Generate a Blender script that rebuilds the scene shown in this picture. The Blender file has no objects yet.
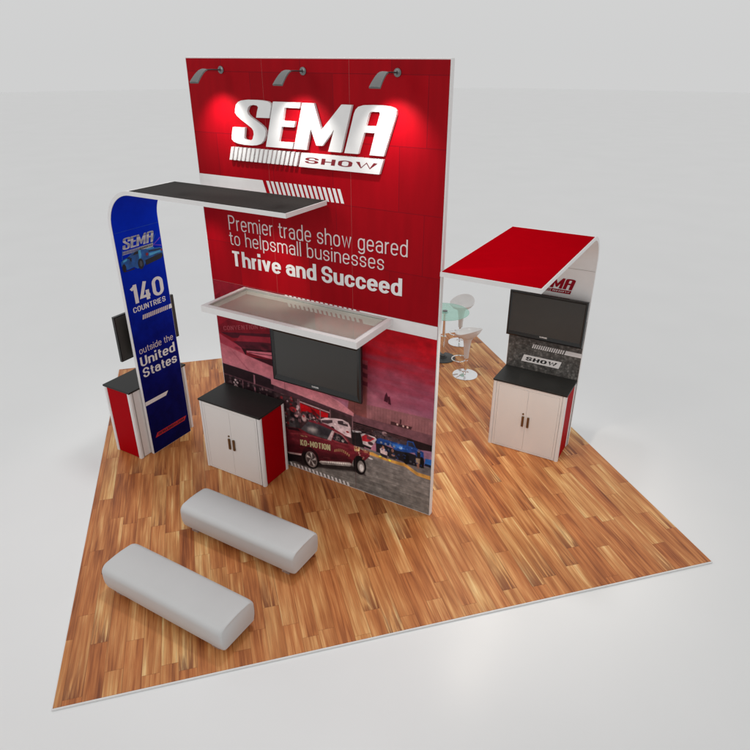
import bpy, bmesh, math, random
import numpy as np
from mathutils import Vector, Matrix
random.seed(4); rng = np.random.default_rng(4)
S = bpy.context.scene; COL = S.collection
PI = math.pi

# ------------------------------------------------------------------ frames
TH = -0.7910                                   # the stand is set out at about 45 degrees on its floor
OX, OY = -1.4499, 0.3620
CT, ST_ = math.cos(TH), math.sin(TH)
def Wd(s, t, z=0.0): return Vector((OX + CT*s - ST_*t, OY + ST_*s + CT*t, z))

# ------------------------------------------------------------------ colour / materials
def lin1(c):
    c /= 255.0
    return c/12.92 if c <= 0.04045 else ((c+0.055)/1.055)**2.4
def lin(r, g, b): return (lin1(r), lin1(g), lin1(b), 1.0)

class NT:
    def __init__(s, name):
        s.m = bpy.data.materials.new(name); s.m.use_nodes = True
        s.t = s.m.node_tree; s.b = s.t.nodes['Principled BSDF']; s.out = s.t.nodes['Material Output']
    def n(s, typ, **kw):
        nd = s.t.nodes.new(typ)
        for k, v in kw.items():
            if k.startswith('i_'):
                key = k[2:]
                nd.inputs[int(key) if key.isdigit() else key.replace('_', ' ')].default_value = v
            else: setattr(nd, k, v)
        return nd
    def l(s, a, b): s.t.links.new(a, b)
    def math(s, op, a, b=None, c=None):
        nd = s.n('ShaderNodeMath', operation=op)
        for i, v in enumerate((a, b, c)):
            if v is None: continue
            if isinstance(v, (int, float)): nd.inputs[i].default_value = v
            else: s.l(v, nd.inputs[i])
        return nd.outputs[0]
    def ramp(s, fac, stops):
        r = s.n('ShaderNodeValToRGB'); e = r.color_ramp.elements
        while len(e) < len(stops): e.new(0.5)
        for el, (p, c) in zip(e, stops): el.position = p; el.color = c
        s.l(fac, r.inputs[0]); return r.outputs[0]
    def mix(s, fac, a, b, mode='MIX'):
        nd = s.n('ShaderNodeMix', data_type='RGBA', blend_type=mode)
        for sock, v in ((nd.inputs[0], fac), (nd.inputs[6], a), (nd.inputs[7], b)):
            if isinstance(v, (int, float)): sock.default_value = v
            elif isinstance(v, tuple): sock.default_value = v
            else: s.l(v, sock)
        return nd.outputs[2]
    def coords(s, kind='Object'):
        return s.n('ShaderNodeTexCoord').outputs[kind]
    def bump(s, h, strength=0.1, dist=0.01):
        b = s.n('ShaderNodeBump'); b.inputs['Strength'].default_value = strength; b.inputs['Distance'].default_value = dist
        s.l(h, b.inputs['Height']); s.l(b.outputs[0], s.b.inputs['Normal'])

def simple(name, col, rough=0.5, metal=0.0, var=0.04, scale=9.0, bump=0.0, bscale=220.0, spec=0.5):
    """painted / moulded surface: base colour with faint cloudy variation, optional fine grain"""
    k = NT(name); k.b.inputs['Roughness'].default_value = rough; k.b.inputs['Metallic'].default_value = metal
    k.b.inputs['Specular IOR Level'].default_value = spec
    co = k.coords()
    nz = k.n('ShaderNodeTexNoise', i_Scale=scale, i_Detail=4.0); k.l(co, nz.inputs['Vector'])
    d = tuple(max(0, c*(1-var*2)) for c in col[:3])+(1,); u = tuple(min(1, c*(1+var)) for c in col[:3])+(1,)
    k.l(k.ramp(nz.outputs[0], [(0.3, d), (0.7, u)]), k.b.inputs['Base Color'])
    rr = k.math('MULTIPLY_ADD', nz.outputs[0], 0.12, rough-0.06); k.l(rr, k.b.inputs['Roughness'])
    if bump:
        n2 = k.n('ShaderNodeTexNoise', i_Scale=bscale, i_Detail=2.0); k.l(co, n2.inputs['Vector'])
        k.bump(n2.outputs[0], bump, 0.002)
    return k.m

M = {}
M['white'] = simple('white_laminate', (0.80, 0.775, 0.755, 1), 0.42, var=0.006, scale=3, bump=0.03)
M['white_frame'] = simple('white_powdercoat', (0.80, 0.79, 0.785, 1), 0.38, var=0.015)
M['white_print'] = simple('white_vinyl', (0.82, 0.80, 0.80, 1), 0.45, var=0.015)
M['letter'] = simple('white_acrylic_letter', (0.86, 0.855, 0.85, 1), 0.32, var=0.02)
M['alu'] = simple('satin_aluminium', (0.62, 0.60, 0.585, 1), 0.36, 0.55, var=0.04)
M['groove'] = simple('shadow_gap', (0.34, 0.31, 0.29, 1), 0.6)
M['red_side'] = simple('red_side_panel', (0.40, 0.0008, 0.005, 1), 0.55, var=0.02, spec=0.03)
M['red_top'] = simple('red_canopy_top', (0.405, 0.0006, 0.005, 1), 0.7, var=0.02, spec=0.0)
M['black_top'] = simple('black_laminate', (0.020, 0.020, 0.019, 1), 0.45, var=0.1, scale=40, bump=0.04, spec=0.25)
M['charcoal'] = simple('charcoal_canopy_top', (0.031, 0.029, 0.027, 1), 0.75, var=0.12, scale=30, spec=0.12)
M['bezel'] = simple('black_gloss_bezel', (0.010, 0.010, 0.010, 1), 0.22, var=0.05)
M['bezel_edge'] = simple('dark_bezel_edge', (0.028, 0.028, 0.027, 1), 0.4, var=0.05)
M['screen'] = simple('grey_screen', (0.040, 0.040, 0.038, 1), 0.33, var=0.03)
M['tvback'] = simple('brown_black_plastic', (0.035, 0.031, 0.027, 1), 0.5, var=0.08)
M['bronze'] = simple('bronze_handle', (0.20, 0.12, 0.055, 1), 0.35, 0.8, var=0.1)
M['chrome'] = simple('chrome', (0.86, 0.86, 0.87, 1), 0.08, 1.0, var=0.01)
M['steel'] = simple('brushed_steel', (0.20, 0.20, 0.20, 1), 0.35, 0.8, var=0.05)
M['lamp_grey'] = simple('grey_lamp_paint', (0.150, 0.153, 0.152, 1), 0.7, var=0.04, spec=0.2)
M['dark_iron'] = simple('dark_iron', (0.045, 0.046, 0.047, 1), 0.4, 0.3, var=0.08)
M['stool_white'] = simple('white_abs', (0.74, 0.715, 0.70, 1), 0.25, var=0.02)
M['vinyl'] = simple('grey_upholstery', (0.565, 0.565, 0.565, 1), 0.46, var=0.012, scale=3, bump=0.22, bscale=300)
M['silver_print'] = None
M['dark_red_print'] = simple('dark_red_print', (0.22, 0.004, 0.012, 1), 0.5)
M['maroon_print'] = simple('maroon_print', (0.28, 0.004, 0.014, 1), 0.6, spec=0.1)
M['cream_print'] = simple('cream_print', (0.62, 0.55, 0.30, 1), 0.5, var=0.1, scale=60)
M['black_print'] = simple('black_print', (0.02, 0.018, 0.018, 1), 0.5)
M['navy_print'] = simple('navy_print', (0.05, 0.004, 0.02, 1), 0.5)
M['red_print'] = simple('red_print', (0.50, 0.010, 0.030, 1), 0.5)
M['pink_print'] = simple('thin_white_print', (0.74, 0.62, 0.62, 1), 0.5)
M['faint_maroon'] = simple('faint_maroon_print', (0.34, 0.030, 0.048, 1), 0.5, var=0.1, scale=40)
M['rose_seam'] = simple('panel_seam', (0.48, 0.13, 0.12, 1), 0.5)

def mat_ground():
    k = NT('studio_floor_paint'); co = k.coords()
    nz = k.n('ShaderNodeTexNoise', i_Scale=0.6, i_Detail=3.0); k.l(co, nz.inputs['Vector'])
    f = k.n('ShaderNodeTexNoise', i_Scale=140.0, i_Detail=2.0); k.l(co, f.inputs['Vector'])
    c = k.ramp(nz.outputs[0], [(0.3, (0.815, 0.818, 0.82, 1)), (0.7, (0.838, 0.841, 0.843, 1))])
    k.l(c, k.b.inputs['Base Color']); k.b.inputs['Roughness'].default_value = 0.30
    k.b.inputs['Specular IOR Level'].default_value = 0.42
    k.bump(f.outputs[0], 0.10, 0.003)
    return k.m
M['ground'] = mat_ground()

def mat_wood():
    k = NT('oiled_stave_parquet'); co = k.coords(); sep = k.n('ShaderNodeSeparateXYZ'); k.l(co, sep.inputs[0])
    X, Y = sep.outputs[0], sep.outputs[1]
    w = 0.148
    xr = k.math('DIVIDE', k.math('ADD', X, 0.03), w); row = k.math('FLOOR', xr); fx = k.math('FRACT', xr)
    wn = k.n('ShaderNodeTexWhiteNoise', noise_dimensions='1D'); k.l(row, wn.inputs['W'])
    L = k.math('MULTIPLY_ADD', wn.outputs[0], 0.14, 0.84)
    yo = k.math('MULTIPLY_ADD', wn.outputs[0], 7.31, Y)
    yr = k.math('DIVIDE', yo, L); cell = k.math('FLOOR', yr); fy = k.math('FRACT', yr)
    cv = k.n('ShaderNodeCombineXYZ'); k.l(row, cv.inputs[0]); k.l(cell, cv.inputs[1])
    wc = k.n('ShaderNodeTexWhiteNoise', noise_dimensions='2D'); k.l(cv.outputs[0], wc.inputs['Vector'])
    idv = wc.outputs[0]; idc = k.n('ShaderNodeSeparateColor'); k.l(wc.outputs[1], idc.inputs[0])
    # grain coordinates, shifted for every stave
    def gc(sx, sy, off):
        c = k.n('ShaderNodeCombineXYZ')
        k.l(k.math('ADD', k.math('MULTIPLY', X, sx), k.math('MULTIPLY', idv, off)), c.inputs[0])
        k.l(k.math('ADD', k.math('MULTIPLY', Y, sy), k.math('MULTIPLY', idc.outputs[1], off*1.7)), c.inputs[1])
        k.l(k.math('MULTIPLY', idc.outputs[2], 31.0), c.inputs[2])
        return c.outputs[0]
    warp = k.n('ShaderNodeTexNoise', i_Scale=1.0, i_Detail=2.0); k.l(gc(9.0, 1.3, 17.0), warp.inputs['Vector'])
    g1 = k.n('ShaderNodeTexNoise', i_Scale=1.0, i_Detail=4.0, i_Roughness=0.55, i_Distortion=0.8); k.l(gc(30.0, 1.0, 41.0), g1.inputs['Vector'])
    g2 = k.n('ShaderNodeTexNoise', i_Scale=1.0, i_Detail=5.0, i_Roughness=0.7); k.l(gc(130.0, 3.0, 93.0), g2.inputs['Vector'])
    # broad figure: sapwood tongues and heartwood patches along the stave
    fig = k.math('ADD', k.math('MULTIPLY', warp.outputs[0], 0.55), k.math('MULTIPLY', g1.outputs[0], 0.55))
    tone = k.math('ADD', k.math('MULTIPLY', k.math('SUBTRACT', idv, 0.5), 0.26), k.math('MULTIPLY_ADD', k.math('SUBTRACT', fig, 0.55), 1.85, 0.51))
    col = k.ramp(tone, [(0.02, lin(104, 54, 30)), (0.22, lin(150, 86, 46)), (0.42, lin(184, 114, 63)),
                        (0.58, lin(200, 134, 80)), (0.74, lin(220, 162, 104)), (0.92, lin(240, 200, 142))])
    hue = k.ramp(idc.outputs[0], [(0.0, (1.03, 0.97, 0.93, 1)), (0.5, (1, 1, 1, 1)), (1.0, (0.97, 1.02, 1.0, 1))])
    col = k.mix(1.0, col, hue, 'MULTIPLY')
    fine = k.ramp(g2.outputs[0], [(0.30, (0.66, 0.60, 0.55, 1)), (0.50, (1, 1, 1, 1)), (0.78, (1.12, 1.12, 1.10, 1))])
    col = k.mix(0.9, col, fine, 'MULTIPLY')
    # dark heart figure near some stave ends
    hx = k.n('ShaderNodeTexNoise', i_Scale=1.0, i_Detail=3.0, i_Distortion=1.2); k.l(gc(24.0, 1.5, 61.0), hx.inputs['Vector'])
    hm = k.math('MULTIPLY', k.math('GREATER_THAN', idc.outputs[1], 0.62), k.math('SUBTRACT', 1.0, k.math('SMOOTH_MIN', k.math('MULTIPLY', fy, 1.7), 1.0, 0.3)))
    hm = k.math('MULTIPLY', hm, k.ramp(hx.outputs[0], [(0.42, (0, 0, 0, 1)), (0.56, (1, 1, 1, 1))]))
    col = k.mix(k.math('MULTIPLY', hm, 0.85), col, lin(118, 60, 33))
    # joints
    ex = k.math('MINIMUM', fx, k.math('SUBTRACT', 1.0, fx)); ey = k.math('MULTIPLY', k.math('MINIMUM', fy, k.math('SUBTRACT', 1.0, fy)), 6.5)
    e = k.math('MINIMUM', ex, ey); jr = k.ramp(e, [(0.0, (0.60, 0.55, 0.5, 1)), (0.025, (1, 1, 1, 1))])
    col = k.mix(1.0, col, jr, 'MULTIPLY')
    k.l(col, k.b.inputs['Base Color'])
    k.l(k.math('MULTIPLY_ADD', g2.outputs[0], 0.18, 0.34), k.b.inputs['Roughness'])
    k.b.inputs['Specular IOR Level'].default_value = 0.35
    k.bump(k.math('ADD', g2.outputs[0], k.math('MULTIPLY', jr, 0.5)), 0.08, 0.002)
    return k.m
M['wood'] = mat_wood()

def mat_wall_red():
    """printed red vinyl: large rectangles in slightly different reds, faint streaks inside"""
    k = NT('red_printed_vinyl'); co = k.coords(); sep = k.n('ShaderNodeSeparateXYZ'); k.l(co, sep.inputs[0])
    cv = k.n('ShaderNodeCombineXYZ'); k.l(sep.outputs[0], cv.inputs[0]); k.l(sep.outputs[2], cv.inputs[1])
    mp = k.n('ShaderNodeMapping'); mp.inputs['Location'].default_value = (0.13, 0.09, 0); k.l(cv.outputs[0], mp.inputs[0])
    br = k.n('ShaderNodeTexBrick', offset=0.37, squash=0.75, squash_frequency=3)
    br.inputs['Scale'].default_value = 1.0; br.inputs['Brick Width'].default_value = 0.93; br.inputs['Row Height'].default_value = 0.56
    br.inputs['Mortar Size'].default_value = 0.004; br.inputs['Mortar Smooth'].default_value = 0.4
    br.inputs['Color1'].default_value = (0.40, 0.001, 0.007, 1); br.inputs['Color2'].default_value = (0.30, 0.001, 0.006, 1)
    br.inputs['Mortar'].default_value = (0.23, 0.002, 0.008, 1); k.l(mp.outputs[0], br.inputs['Vector'])
    st = k.n('ShaderNodeMapping'); st.inputs['Scale'].default_value = (7, 1, 1.1); k.l(co, st.inputs[0])
    nz = k.n('ShaderNodeTexNoise', i_Scale=1.6, i_Detail=5.0); k.l(st.outputs[0], nz.inputs['Vector'])
    c = k.mix(1.0, br.outputs[0], k.ramp(nz.outputs[0], [(0.3, (0.90, 0.9, 0.9, 1)), (0.65, (1.04, 1.04, 1.04, 1))]), 'MULTIPLY')
    k.l(c, k.b.inputs['Base Color']); k.b.inputs['Roughness'].default_value = 0.5
    k.b.inputs['Specular IOR Level'].default_value = 0.08
    return k.m
M['wall_red'] = mat_wall_red()

def mat_blue():
    k = NT('blue_printed_vinyl'); co = k.coords(); sep = k.n('ShaderNodeSeparateXYZ'); k.l(co, sep.inputs[0])
    nz = k.n('ShaderNodeTexNoise', i_Scale=5.0, i_Detail=6.0, i_Roughness=0.65); k.l(co, nz.inputs['Vector'])
    z = k.math('DIVIDE', sep.outputs[2], 3.3)
    c = k.ramp(z, [(0.0, lin(9, 12, 74)), (0.25, lin(8, 14, 92)), (0.45, lin(5, 22, 130)), (0.66, lin(3, 38, 172)), (0.85, lin(2, 48, 205)), (1.0, lin(2, 46, 205))])
    amt = k.ramp(z, [(0.0, (1, 1, 1, 1)), (0.5, (0.8, 0.8, 0.8, 1)), (0.75, (0.25, 0.25, 0.25, 1))])
    cl = k.ramp(nz.outputs[0], [(0.35, (0.62, 0.62, 0.66, 1)), (0.55, (1, 1, 1, 1)), (0.75, (1.5, 1.6, 1.35, 1))])
    c = k.mix(amt, c, k.mix(1.0, c, cl, 'MULTIPLY'))
    k.l(c, k.b.inputs['Base Color']); k.b.inputs['Roughness'].default_value = 0.6
    k.b.inputs['Specular IOR Level'].default_value = 0.05
    return k.m
M['blue'] = mat_blue()

def mat_crowd():
    k = NT('grey_crowd_print'); co = k.coords()
    v = k.n('ShaderNodeTexVoronoi', i_Scale=26.0); k.l(co, v.inputs['Vector'])
    nz = k.n('ShaderNodeTexNoise', i_Scale=17.0, i_Detail=6.0, i_Roughness=0.7); k.l(co, nz.inputs['Vector'])
    big = k.n('ShaderNodeTexNoise', i_Scale=3.0, i_Detail=3.0); k.l(co, big.inputs['Vector'])
    hd = k.math('MULTIPLY', k.ramp(v.outputs['Distance'], [(0.1, (1, 1, 1, 1)), (0.55, (0, 0, 0, 1))]), nz.outputs[0])
    f = k.math('ADD', k.math('MULTIPLY', hd, 0.22), k.math('MULTIPLY_ADD', nz.outputs[0], 0.80, k.math('MULTIPLY', big.outputs[0], 0.25)))
    c = k.ramp(f, [(0.42, (0.028, 0.026, 0.024, 1)), (0.58, (0.10, 0.095, 0.09, 1)), (0.76, (0.27, 0.255, 0.24, 1))])
    k.l(c, k.b.inputs['Base Color']); k.b.inputs['Roughness'].default_value = 0.5
    return k.m
M['crowd'] = mat_crowd()

def mat_silver():
    k = NT('silver_gradient_print'); co = k.coords(); sep = k.n('ShaderNodeSeparateXYZ'); k.l(co, sep.inputs[0])
    c = k.ramp(k.math('FRACT', k.math('MULTIPLY', sep.outputs[2], 7.0)), [(0.0, (0.20, 0.21, 0.25, 1)), (0.35, (0.62, 0.63, 0.66, 1)), (0.6, (0.33, 0.34, 0.38, 1)), (1.0, (0.70, 0.70, 0.72, 1))])
    k.l(c, k.b.inputs['Base Color']); k.b.inputs['Roughness'].default_value = 0.4
    return k.m
M['silver_print'] = mat_silver()

def mat_vcol(name, rough=0.5):
    k = NT(name); a = k.n('ShaderNodeVertexColor', layer_name='print'); k.l(a.outputs[0], k.b.inputs['Base Color'])
    k.b.inputs['Roughness'].default_value = rough; k.b.inputs['Specular IOR Level'].default_value = 0.10
    return k.m
M['mural'] = mat_vcol('mural_print', 0.5)

def mat_glass_green():
    k = NT('green_tinted_glass'); k.b.inputs['Base Color'].default_value = (0.50, 0.74, 0.66, 1); k.b.inputs['Roughness'].default_value = 0.06
    tr = k.n('ShaderNodeBsdfTransparent'); tr.inputs['Color'].default_value = (0.80, 0.93, 0.88, 1)
    mx = k.n('ShaderNodeMixShader'); mx.inputs[0].default_value = 0.34
    k.l(tr.outputs[0], mx.inputs[1]); k.l(k.b.outputs[0], mx.inputs[2]); k.l(mx.outputs[0], k.out.inputs['Surface'])
    return k.m
M['glass'] = mat_glass_green()
def mat_frost():
    k = NT('frosted_glass'); co = k.coords()
    nz = k.n('ShaderNodeTexNoise', i_Scale=4.0, i_Detail=3.0); k.l(co, nz.inputs['Vector'])
    d = k.n('ShaderNodeBsdfPrincipled'); d.inputs['Roughness'].default_value = 0.22
    k.l(k.ramp(nz.outputs[0], [(0.3, (0.62, 0.66, 0.58, 1)), (0.7, (0.70, 0.74, 0.66, 1))]), d.inputs['Base Color'])
    tr = k.n('ShaderNodeBsdfTransparent'); tr.inputs['Color'].default_value = (0.93, 0.93, 0.90, 1)
    mx = k.n('ShaderNodeMixShader'); mx.inputs[0].default_value = 0.33
    k.l(tr.outputs[0], mx.inputs[1]); k.l(d.outputs[0], mx.inputs[2]); k.l(mx.outputs[0], k.out.inputs['Surface'])
    return k.m
M['frost'] = mat_frost()
def mat_acrylic():
    k = NT('clear_acrylic'); k.b.inputs['Base Color'].default_value = (0.92, 0.90, 0.88, 1); k.b.inputs['Roughness'].default_value = 0.2
    tr = k.n('ShaderNodeBsdfTransparent'); mx = k.n('ShaderNodeMixShader'); mx.inputs[0].default_value = 0.25
    k.l(tr.outputs[0], mx.inputs[1]); k.l(k.b.outputs[0], mx.inputs[2]); k.l(mx.outputs[0], k.out.inputs['Surface'])
    return k.m
M['acrylic'] = mat_acrylic()

# ------------------------------------------------------------------ mesh helpers
def nb(): return bmesh.new()
def add_box(bm, x0, x1, y0, y1, z0, z1, bev=0.0, seg=2):
    vs = [bm.verts.new((x, y, z)) for z in (z0, z1) for x, y in ((x0, y0), (x1, y0), (x1, y1), (x0, y1))]
    fs = [bm.faces.new([vs[i] for i in f]) for f in ((3, 2, 1, 0), (4, 5, 6, 7), (0, 1, 5, 4), (1, 2, 6, 5), (2, 3, 7, 6), (3, 0, 4, 7))]
    if bev:
        es = list({e for f in fs for e in f.edges})
        bmesh.ops.bevel(bm, geom=es, offset=bev, segments=seg, profile=0.5, affect='EDGES')
def add_prism(bm, poly, fn, hole=None):
    """polygon (a,b) extruded between depths; fn(a,b,k) -> 3D with k 0/1"""
    n = len(poly)
    f0 = [bm.verts.new(fn(a, b, 0)) for a, b in poly]; f1 = [bm.verts.new(fn(a, b, 1)) for a, b in poly]
    for i in range(n): bm.faces.new([f0[i], f0[(i+1) % n], f1[(i+1) % n], f1[i]])
    def cap(vs, hv):
        if not hv:
            f = bm.faces.new(vs); f.normal_update(); bmesh.ops.triangulate(bm, faces=[f]); return
        es = [bm.edges.get((vs[i], vs[(i+1) % len(vs)])) for i in range(len(vs))] + [bm.edges.get((hv[i], hv[(i+1) % len(hv)])) for i in range(len(hv))]
        bmesh.ops.triangle_fill(bm, use_beauty=True, edges=es)
    h0 = h1 = None
    if hole:
        h0 = [bm.verts.new(fn(a, b, 0)) for a, b in hole]; h1 = [bm.verts.new(fn(a, b, 1)) for a, b in hole]; m = len(hole)
        for i in range(m): bm.faces.new([h0[i], h1[i], h1[(i+1) % m], h0[(i+1) % m]])
    cap(f0, h0); cap(f1, h1)
def add_flat(bm, poly, fn, hole=None):
    v = [bm.verts.new(fn(a, b)) for a, b in poly]
    if hole:
        h = [bm.verts.new(fn(a, b)) for a, b in hole]
        es = [bm.edges.new((v[i], v[(i+1) % len(v)])) for i in range(len(v))] + [bm.edges.new((h[i], h[(i+1) % len(h)])) for i in range(len(h))]
        bmesh.ops.triangle_fill(bm, use_beauty=True, edges=es)
    else:
        f = bm.faces.new(v); f.normal_update(); bmesh.ops.triangulate(bm, faces=[f])
def add_lathe(bm, prof, seg=40, c=(0, 0), tilt=None):
    rings = []
    for r, z in prof:
        if r < 1e-5: rings.append([bm.verts.new((c[0], c[1], z))])
        else: rings.append([bm.verts.new((c[0]+r*math.cos(2*PI*i/seg), c[1]+r*math.sin(2*PI*i/seg), z)) for i in range(seg)])
    for a, b in zip(rings, rings[1:]):
        for i in range(seg):
            j = (i+1) % seg
            if len(a) == 1 and len(b) == 1: break
            if len(a) == 1: bm.faces.new([a[0], b[j], b[i]])
            elif len(b) == 1: bm.faces.new([a[i], a[j], b[0]])
            else: bm.faces.new([a[i], a[j], b[j], b[i]])
def add_tube(bm, path, r, seg=10, closed=False):
    P = [Vector(p) for p in path]; n = len(P); rings = []
    for i, p in enumerate(P):
        a = P[i-1] if (i > 0 or closed) else P[0]; b = P[(i+1) % n] if (i < n-1 or closed) else P[-1]
        d = (b-a).normalized(); up = Vector((0, 0, 1)) if abs(d.z) < 0.9 else Vector((1, 0, 0))
        x = d.cross(up).normalized(); y = x.cross(d)
        rings.append([bm.verts.new(p + r*(math.cos(2*PI*k/seg)*x + math.sin(2*PI*k/seg)*y)) for k in range(seg)])
    for i in range(n if closed else n-1):
        a, b = rings[i], rings[(i+1) % n]
        for k in range(seg): bm.faces.new([a[k], a[(k+1) % seg], b[(k+1) % seg], b[k]])
    if not closed: bm.faces.new(rings[0][::-1]); bm.faces.new(rings[-1])

def obj(name, bm, mat, parent=None, smooth=False, off=(0, 0, 0)):
    bmesh.ops.recalc_face_normals(bm, faces=bm.faces[:])
    if any(off): bmesh.ops.translate(bm, verts=bm.verts[:], vec=Vector(off))
    me = bpy.data.meshes.new(name); bm.to_mesh(me); bm.free()
    me.materials.append(mat if not isinstance(mat, str) else M[mat])
    if smooth:
        me.shade_smooth()
        if smooth != 'all': me.set_sharp_from_angle(angle=math.radians(38))
    o = bpy.data.objects.new(name, me); COL.objects.link(o)
    if parent: o.parent = parent
    return o
def thing(name, label, cat, loc, rz=TH, group=None):
    o = bpy.data.objects.new(name, None); COL.objects.link(o); o.empty_display_size = 0.2
    o.location = loc; o.rotation_euler = (0, 0, rz); o['label'] = label; o['category'] = cat
    if group: o['group'] = group
    return o
def dup(root, loc, rz, label, group=None, scale=1.0):
    r = root.copy(); COL.objects.link(r); r.location = loc; r.rotation_euler = (0, 0, rz); r.scale = (scale,)*3
    r['label'] = label
    if group: r['group'] = group
    for ch in list(root.children):
        c = ch.copy(); COL.objects.link(c); c.parent = r
        for g in list(ch.children):
            d = g.copy(); COL.objects.link(d); d.parent = c
    return r

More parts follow.
